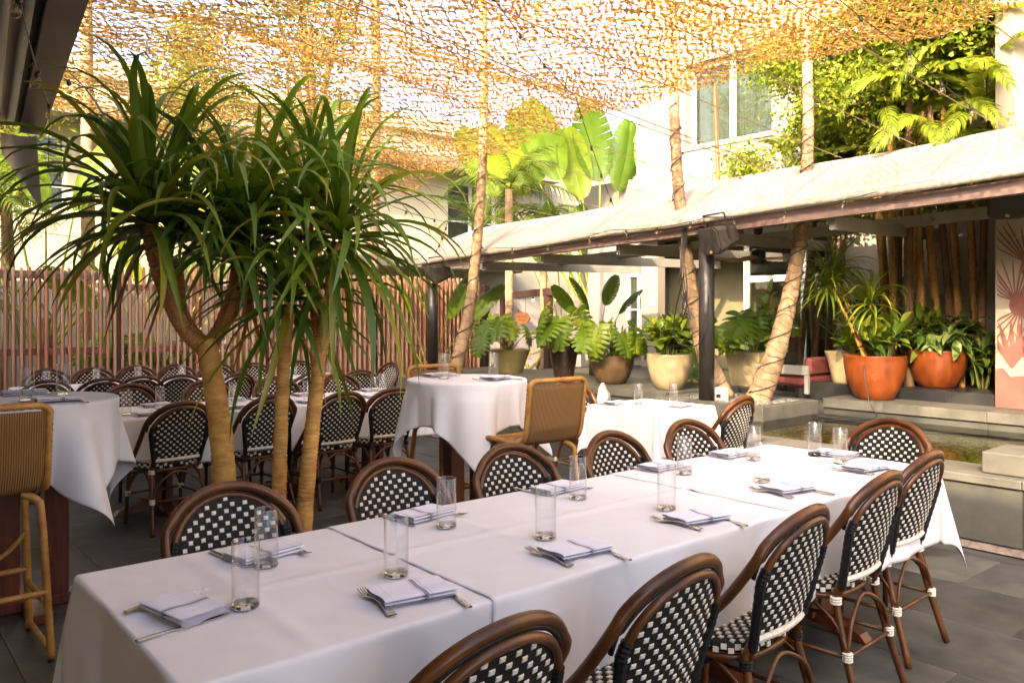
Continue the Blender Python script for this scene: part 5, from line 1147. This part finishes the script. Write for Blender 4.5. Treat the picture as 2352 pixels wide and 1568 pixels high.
pot('planter', 'large glossy terracotta bowl planter on the pool ledge', (8.60, 4.15, .581), bowl(.315, .47), 'terracotta', .42, .29)
pot('planter', 'weathered terracotta bowl planter on the black granite step at right', (9.2, 3.75, .701), bowl(.30, .40), 'terracotta', .35, .275)
pot('planter', 'mottled cream bowl planter left of the black post', (7.82, 6.32, .581), bowl(.275, .425), 'cream_pot', .38, .25)
pot('planter', 'brown speckled bowl planter between cream and dark planters', (7.85, 7.30, .581), bowl(.29, .37), 'brown_pot', .32, .265)
pot('planter', 'tall dark streaked planter beside the gate', (7.85, 8.22, .581), tall(.225, .55), 'dark_pot', .48, .2)
pot('planter', 'olive-yellow planter behind the round high table', (7.95, 9.52, .581), tall(.31, .37), 'yellow_pot', .32, .27)
pot('planter', 'square sand coloured planter between the two island palms', (9.2, 6.05, .562), ((.19, 0), (.26, .44)), 'cream_pot', .38, .24, True)
pot('planter', 'round sand coloured planter half hidden behind the terracotta bowl', (9.05, 4.72, .701), tall(.22, .36), 'cream_pot', .3, .2)
def dracaena_pot(label, loc, canes):
    t = thing('dracaena_plant', label, 'plant', loc)
    for (bx, by, lx, ly, h, n) in canes:
        Q = ringed_trunk(t, [(bx, by, -.05), (bx + lx * .5, by + ly * .5, h * .55), (bx + lx, by + ly, h)], .017, .013, 'trunk_draca', 'trunk_ring', .03, name='cane', rmesh=False)
        for k in range(n): leaf_at(STRAP_S[min(5, int(k / n * 6))], t, Q[-1] + np.array((0, 0, .05 - .12 * k / n)), k * 2.4, random.uniform(.8, 1.2), random.uniform(-.3, .3))
dracaena_pot('lanky dracaena with two bare canes in the terracotta bowl', (8.60, 4.15, 1.0), [(-.05, .06, -.05, .42, .82, 90), (.03, -.04, -.02, .10, .62, 60), (.06, .1, .2, .5, .95, 60)])
shrub('bushy green and yellow plant low in the terracotta bowl', (8.62, 4.05, 1.0), 18, .48, .36, 10, MID + AGL[2:] + FIC[2:], 1.25)
shrub('pale variegated aglaonema spilling over the second terracotta bowl', (9.18, 3.74, 1.05), 22, .46, .42, 10, AGL, 1.35, hang=.5)
shrub('tall yellow-tipped shrub between the terracotta bowls', (9.25, 3.95, 1.02), 14, .62, .26, 10, MID, 1.2)
shrub('dark drooping leafy plant at the corner of the mural wall', (9.35, 3.35, .72), 10, .62, .30, 9, [AGL[2]] + MID[:1], 1.1, hang=.6)
shrub('small-leaved dark green bush behind the potted dracaena', (9.6, 4.75, .75), 44, 1.35, .60, 15, SML, 1.7, name='bush')
shrub('paddle-leaved yellow-green plant in the mottled cream planter', (7.82, 6.32, .96), 20, .50, .32, 11, FIC, .95)
shrub('fiddle-leaf plant behind the cream planter', (8.6, 6.95, .56), 6, 1.18, .28, 11, FIC, 1.25, name='fiddle_leaf_fig', stem_m='trunk_old')
monstera('monstera with split leaves in the brown planter', (7.85, 7.30, .90), 13, .55, .48, .95)
shrub('fine green shrub low in the brown planter', (7.85, 7.25, .90), 12, .26, .30, 10, SML, 1.1, name='bush')
monstera('large monstera spreading from the tall dark planter', (7.85, 8.22, 1.08), 12, .55, .52, 1.1, bias=R(220))
monstera('monstera growing in the olive-yellow planter', (7.85, 9.45, .90), 14, .62, .60, 1.05, bias=R(215))
monstera('monstera in the square planter between the island palms', (9.2, 6.05, .96), 16, .62, .42, 1.2)
shrub('fiddle-leaf fig standing before the pavilion glass', (9.9, 6.35, .56), 5, 1.35, .30, 12, FIC, 1.15, name='fiddle_leaf_fig', stem_m='trunk_old')
shrub('dark green bush beside the cream planter', (8.45, 7.75, .58), 30, .85, .48, 13, SML, 1.5, name='bush')
shrub('yellow-green broad-leaved plant between the two terracotta bowls', (9.0, 4.5, .9), 14, .55, .34, 10, MID + FIC, 1.25)
monstera('monstera behind the sand coloured planter and left island palm', (9.0, 6.75, .6), 14, .85, .45, 1.2)
pot('planter', 'square planter holding the fig before the pavilion', (9.9, 6.35, .562), ((.15, 0), (.19, .3)), 'dark_pot', .25, .17, True)
for k, (x, y) in enumerate(((3.1, 12.35), (4.0, 12.45), (5.0, 12.4), (6.1, 12.4), (7.1, 12.45))):
    pot('planter', 'long red-brown planter behind the fence, %s from the left' % ORD[k], (x, y, 0), ((.24, 0), (.3, .55)), 'copper', .48, .25, True, 'planters behind the fence')
    (monstera if k % 2 == 0 else lambda *a: shrub(a[0], a[1], 14, .7, .4, 10, MID, 1.1))('broad-leaved green plant behind the fence, %s from the left' % ORD[k], (x, y, .5), 15, .75, .5, 1.1)
yd = thing('dracaena_plant', 'yellow-green dracaena head hanging at the right edge before the mural', 'plant', (7.9, 2.1, .42))
Q = ringed_trunk(yd, [(0, 0, 0), (.05, .02, .9), (.1, .1, 1.75)], .02, .015, 'trunk_draca', 'trunk_ring', .03, name='cane', rmesh=False)
for k in range(60): leaf_at(STRAP_S[min(5, int(k / 60 * 6))], yd, Q[-1] + np.array((0, 0, .05 - .12 * k / 60)), k * 2.4, random.uniform(.8, 1.1), random.uniform(-.3, .3))
# ================================================================== DETAILS
# ------------------------------------------------------------------ string lights hung across the court
def string_light(label, pts, n, s=1., hang=None, group='string lights over the terrace'):
    t = thing('string_light', label, 'string lights', (0, 0, 0), 0, group); P = []
    for i in range(len(pts) - 1):
        q = sag(pts[i], pts[i + 1], .03 * np.linalg.norm(np.array(pts[i]) - np.array(pts[i + 1])), 20); P += list(q if i == 0 else q[1:])
    P = np.array(P); MB().tube(P, .0042, 5).build('cable', 'cable', t)
    for k in range(n): i = (k + .5) / n * (len(P) - 1); j = int(i); c = P[j] + (P[min(j + 1, len(P) - 1)] - P[j]) * (i - j); d = hang or (random.uniform(-.35, .35), random.uniform(-.35, .35), -1); bulb(t, c - np.array((0, 0, .02)), d, s)
    return t
string_light('bulb string running from upper centre down to the middle of the canopy', [(4.0, 5.2, 4.25), (5.9, 6.0, 3.75), (7.15, 6.6, 2.75)], 8)
string_light('bulb string over the dracaena towards the left pergola post', [(1.0, 6.6, 3.3), (3.6, 7.4, 3.0), (6.4, 9.0, 2.75), (7.15, 10.4, 2.45)], 12)
string_light('bulb string along the lower edge of the canopy', [(7.08, 8.8, 2.42), (7.08, 6.6, 2.50), (7.08, 5.2, 2.52), (7.08, 3.4, 2.58)], 9, .8)
string_light('bulb string at upper right in front of the fishtail palm', [(5.2, 3.2, 4.15), (6.6, 2.9, 3.6), (7.6, 2.7, 3.2)], 5)
string_light('bulb string on the dark roof at upper left', [(.55, 4.0, 3.12), (1.25, 7.0, 3.1), (1.6, 9.0, 2.9)], 5)
string_light('bulb string hanging low in front of the cream building at left', [(1.0, 11.0, 2.6), (3.2, 11.2, 2.45), (6.0, 11.3, 2.6)], 8)
glow = MB().tube([(.006, 0, .03), (.009, 0, .06), (0, 0, .07), (-.009, 0, .06), (-.006, 0, .03)], .004, 5).mesh('filament', 'filament')

# ------------------------------------------------------------------ gate frame, sign, glowing bulbs, bicycles
gt = thing('timber_gate', 'dark brown timber gate frame behind the round table', 'gate')
ga, gb = np.array((12.57, 15.3, 0.)), np.array((10.80, 11.75, 0.))
for p in (ga, gb): MB().cbox(p[0] - .07, p[0] + .07, p[1] - .07, p[1] + .07, 0, 1.86, .006).build('post', 'post_brown', gt)
dirg = (gb - ga) / np.linalg.norm(gb - ga); MB().bar(ga + (0, 0, 1.93) - dirg * .12, gb + (0, 0, 1.93) + dirg * .12, .13, .14).build('beam', 'post_brown', gt)
sg = thing('arrow_sign', 'small wooden arrow sign hanging from the gate beam', 'sign', tuple(ga * .52 + gb * .48 + (0, 0, 1.40)), math.atan2(dirg[1], dirg[0]) + .55)
pl_ = [(-.20, -.115), (.13, -.115), (.24, 0), (.13, .115), (-.20, .115)]
b_ = MB().prism(pl_, -.012, .012); b_.xf(Matrix.Rotation(PI / 2, 4, 'X')); b_.build('board', 'sign_wood', sg)
for x in (-.12, .08): MB().tube([(x, 0, .115), (x + .006, 0, .2), (x, 0, .27), (x, 0, .46)], .005, 5).build('chain', 'paint_dark', sg)
def text(body, size, loc, par, m, name='lettering', rot=(R(90), 0, 0)):
    cu = bpy.data.curves.new(name, 'FONT'); cu.body = body; cu.size = size; cu.align_x = 'CENTER'; cu.align_y = 'CENTER'; cu.extrude = .001
    o = bpy.data.objects.new('tmp', cu); COL.objects.link(o); dg = bpy.context.evaluated_depsgraph_get(); me = bpy.data.meshes.new_from_object(o.evaluated_get(dg)); bpy.data.objects.remove(o); me.materials.append(MATS[m])
    p = put(name, me, par, loc, rot); return p
text('Bodega Pool Bar', .052, (-.02, -.0145, .035), sg, 'paint_dark'); text('+ Reception', .052, (-.02, -.0145, -.045), sg, 'paint_dark')
gl_ = thing('gate_lights', 'three glowing amber bulbs hung under the gate beam', 'string lights')
for f in (.18, .70, 1.12): p = ga * (1 - f) + gb * f + np.array((.05, .05, 1.84)); bulb(gl_, p, (0, 0, -1), 1.25, fil=glow)
MB().tube([ga + (.05, .05, 1.85), gb * 1.0 + (.05, .05, 1.85), gb + dirg * .6 + (.05, .05, 1.8)], .004, 4).build('cable', 'cable', gl_)
def bicycle(label, loc, rz):
    t = thing('bicycle', label, 'bicycle', loc, rz, 'bicycles by the garden wall'); Rw = .31
    for x in (-.52, .52):
        wl = MB().tube([(x + Rw * math.cos(a), 0, Rw + Rw * math.sin(a)) for a in np.linspace(0, 2 * PI, 32, endpoint=False)], .022, 7, closed=True).build('wheel', 'rubber', t, True)
        MB().tube([(x + (Rw - .03) * math.cos(a), 0, Rw + (Rw - .03) * math.sin(a)) for a in np.linspace(0, 2 * PI, 32, endpoint=False)], .010, 5, closed=True).build('rim', 'bike_paint', wl, True)
        sp_ = MB()
        for k in range(14): a = 2 * PI * k / 14; sp_.tube([(x, 0, Rw), (x + (Rw - .03) * math.cos(a), 0, Rw + (Rw - .03) * math.sin(a))], .0018, 3, caps=False)
        sp_.build('spokes', 'steel', wl)
        MB().tube([(x + (Rw + .045) * math.cos(a), 0, Rw + (Rw + .045) * math.sin(a)) for a in np.linspace(R(20), R(170), 14)], .02, 5).build('fender', 'bike_paint', t, True)
    f = MB()
    for path in ([(-.52, 0, .31), (-.12, 0, .28), (.0, 0, .29)], [(0, 0, .29), (-.16, 0, .62)], [(-.15, 0, .60), (.1, 0, .66), (.36, 0, .74)], [(0, 0, .29), (.18, 0, .46), (.37, 0, .70)], [(-.52, 0, .31), (-.30, 0, .50), (-.13, 0, .56)], [(.34, 0, .80), (.40, 0, .62), (.52, 0, .31)]): f.tube(smoothpath(path, 4), .017, 7)
    f.build('frame', 'bike_paint', t, True)
    MB().tube(smoothpath([(.20, -.32, .96), (.30, -.27, 1.0), (.36, -.12, .92), (.35, 0, .84), (.36, .12, .92), (.30, .27, 1.0), (.20, .32, .96)], 5), .012, 7).build('handlebar', 'cable', t, True)
    V = MB().lathe([(0, .0), (.10, .01), (.13, .035), (.11, .06), (0, .075)], 14, caps=False); V.xf(Matrix.Translation((-.2, 0, .66)) @ Matrix.Diagonal((1.2, .85, 1, 1))); V.build('saddle', 'rubber', t, True)
    b2 = MB()
    for z in (.72, .80, .88): b2.tube([(.46, -.13, z), (.70, -.13, z), (.70, .13, z), (.46, .13, z)], .004, 4, closed=True)
    for (x, y) in [(x, y) for x in (.46, .54, .62, .70) for y in (-.13, .13)] + [(.46, 0), (.70, 0), (.46, .07), (.70, -.07)]: b2.tube([(x, y, .72), (x, y, .88)], .003, 4)
    b2.build('basket', 'steel', t)
bicycle('olive cruiser bicycle with basket behind the gate post', (11.15, 12.75, 0), R(-65))
bicycle('olive cruiser bicycle parked behind the other by the garden wall', (11.75, 13.4, 0), R(-75))

# ------------------------------------------------------------------ speakers, ceiling fan, cables
def speaker_box(label, loc, rz, tilt, pole=True):
    t = thing('loudspeaker', label, 'loudspeaker', loc, rz, 'outdoor loudspeakers'); t.rotation_euler = (0, tilt, rz); t.scale = (1.3, 1.3, 1.3)
    o8 = lambda a, b2, c: [(-a + c, -b2), (a - c, -b2), (a, -b2 + c), (a, b2 - c), (a - c, b2), (-a + c, b2), (-a, b2 - c), (-a, -b2 + c)]
    F8, B8 = o8(.125, .115, .035), o8(.085, .075, .025); V = [(0, x, z) for x, z in F8] + [(-.23, x, z) for x, z in B8]
    MB().add(V, [tuple(range(8)), tuple(range(15, 7, -1))] + [(k, 8 + k, 8 + (k + 1) % 8, (k + 1) % 8) for k in range(8)]).build('cabinet', 'speaker', t)
    G8 = o8(.115, .105, .032); MB().add([(.001, x, z) for x, z in G8] + [(.012, x * .97, z * .97) for x, z in G8], [tuple(range(8, 16)), *[(k, (k + 1) % 8, 8 + (k + 1) % 8, 8 + k) for k in range(8)]]).build('grille', 'grille', t)
    MB().tube([(-.1, -.12, 0), (-.1, -.13, .02), (-.1, -.13, .2), (-.1, .13, .2), (-.1, .13, .02), (-.1, .12, 0)], .009, 6).build('bracket', 'dark_metal', t)
    MB().box(.012, .016, -.012, .012, -.098, -.078).build('badge', 'gold_frame', t)
speaker_box('dark loudspeaker on the black post in front of the ceiling fan', (7.05, 5.16, 2.26), R(165), R(18))
speaker_box('dark loudspeaker hung on the left end pergola post', (7.10, 10.42, 2.10), R(180), R(12))
speaker_box('dark loudspeaker on the mural building wall at right edge', (8.30, 2.76, 2.52), R(205), R(14))
MB().box(8.42, 8.7, 2.75, 2.79, 2.72, 2.76).build('bracket_arm', 'dark_metal', [o for o in bpy.data.objects if o.name == 'mural_building'][0])
fa = thing('ceiling_fan', 'brown-bladed ceiling fan under the pergola rafters', 'fan', (8.62, 5.6, 2.16))
MB().lathe([(.0, -.06), (.05, -.06), (.085, -.045), (.09, .0), (.09, .10), (.06, .125), (.022, .13)], 20, caps=False).build('motor', 'dark_metal', fa, True)
MB().lathe([(.012, .12), (.012, .30), (.05, .31), (.06, .40), (.06, .48)], 14).build('downrod', 'dark_metal', fa, True)
for k in range(6):
    a = 2 * PI * k / 6 + .3; m = MB().grid([[(r, -w_ + .02 * r, .012 - .02), (r, w_ + .02 * r, -.02 + .03)] for r, w_ in ((.08, .03), (.14, .035), (.3, .06), (.47, .072), (.52, .06))]); m.xf(Matrix.Rotation(a, 4, 'Z')); o = m.build('blade', 'fan_blade', fa); md = o.modifiers.new('thick', 'SOLIDIFY'); md.thickness = .008
cb_ = thing('speaker_cable', 'black speaker cables looped on the black post', 'cable')
for k in range(4):
    MB().tube(smoothpath([(7.24 + .01 * k, 5.60 + .03 * k, 2.45), (7.22, 5.62 + .02 * k, 2.1 - .05 * k), (7.21 + .01 * k, 5.58 + .04 * k, 1.8), (7.22, 5.60 - .03 * k, 1.55 - .04 * k), (7.23, 5.66, 1.50 + .05 * k), (7.23, 5.6, 1.75)], 6), .006, 5).build('cable', 'cable', cb_)
MB().tube(smoothpath([(7.21, 5.62, 1.95), (7.20, 5.75, 1.45), (7.18, 5.70, 1.20), (7.19, 5.45, 1.15), (7.21, 5.32, 1.35), (7.23, 5.31, 1.7)], 6), .007, 5).build('cable', 'cable', cb_)
ir = MB().tube(smoothpath([(8.42, 4.12, 1.05), (8.30, 4.12, .98), (8.26, 4.05, .60), (8.20, 3.95, .43), (8.0, 4.2, .425), (7.8, 4.4, .43), (7.75, 3.6, .42)], 8), .006, 5).build('irrigation_hose', 'cable'); tag(ir, 'thin black hose trailing from the terracotta bowl into the pool', 'hose')
cp = MB().tube([(11.2, 8.0, 2.96), (11.15, 8.06, 5.3)], .035, 8).build('copper_pole', 'copper'); tag(cp, 'slim rust-red pole rising in front of the white building window', 'pole')

# ------------------------------------------------------------------ lounge furniture on the terrace behind the ledge
sofa_ = thing('lounge_chair', 'grey framed lounge chair with red cushions behind the planter', 'chair', (8.98, 5.32, .56), R(0))
MB().cbox(-.32, -.27, -.35, .35, .22, .33, .006).build('back_rail', 'steel_grey', sofa_)
for y in (-.33, .33):
    for x in (-.295, .3): MB().cbox(x - .025, x + .025, y - .025, y + .025, 0, .219 if x < 0 else .2, .004).build('leg', 'steel_grey', sofa_)
MB().cbox(-.26, .3, -.32, .32, .08, .2, .03).build('seat_cushion', 'sofa', sofa_)
MB().cbox(-.22, .3, -.33, -.24, .205, .42, .03).build('arm_cushion', 'sofa', sofa_)
es_ = thing('easel_board', 'black menu board on a gold-framed easel behind the brown planter', 'sign', (8.9, 7.05, .56), R(200))
MB().bar((0, -.2, .0), (.05, -.2, .85), .03, .03).build('easel_leg', 'gold_frame', es_); MB().bar((0, .2, .0), (.05, .2, .85), .03, .03).build('easel_leg', 'gold_frame', es_); MB().bar((-.3, 0, 0), (.03, 0, .8), .03, .03).build('easel_leg', 'gold_frame', es_)
MB().bar((.055, 0, .32), (.10, 0, .82), .56, .02, (1, 0, 0)).build('board', 'rubber', es_)
lt = thing('side_light', 'small white electrical box beside the left island palm', 'electrical box', (7.45, 5.30, .53)); MB().cbox(-.05, .05, -.06, .06, 0, .16, .008).build('case', 'white_wrap', lt); MB().cbox(-.056, -.05, -.03, .03, .05, .09, .002).build('outlet', 'rubber', lt)
lm = MB().cbox(10.98, 11.0 - .002, 9.2, 9.33, 1.62, 1.78, .01).build('wall_lamp', 'white_wrap', bpy.data.objects['white_building'])
bpy.context.view_layer.update()
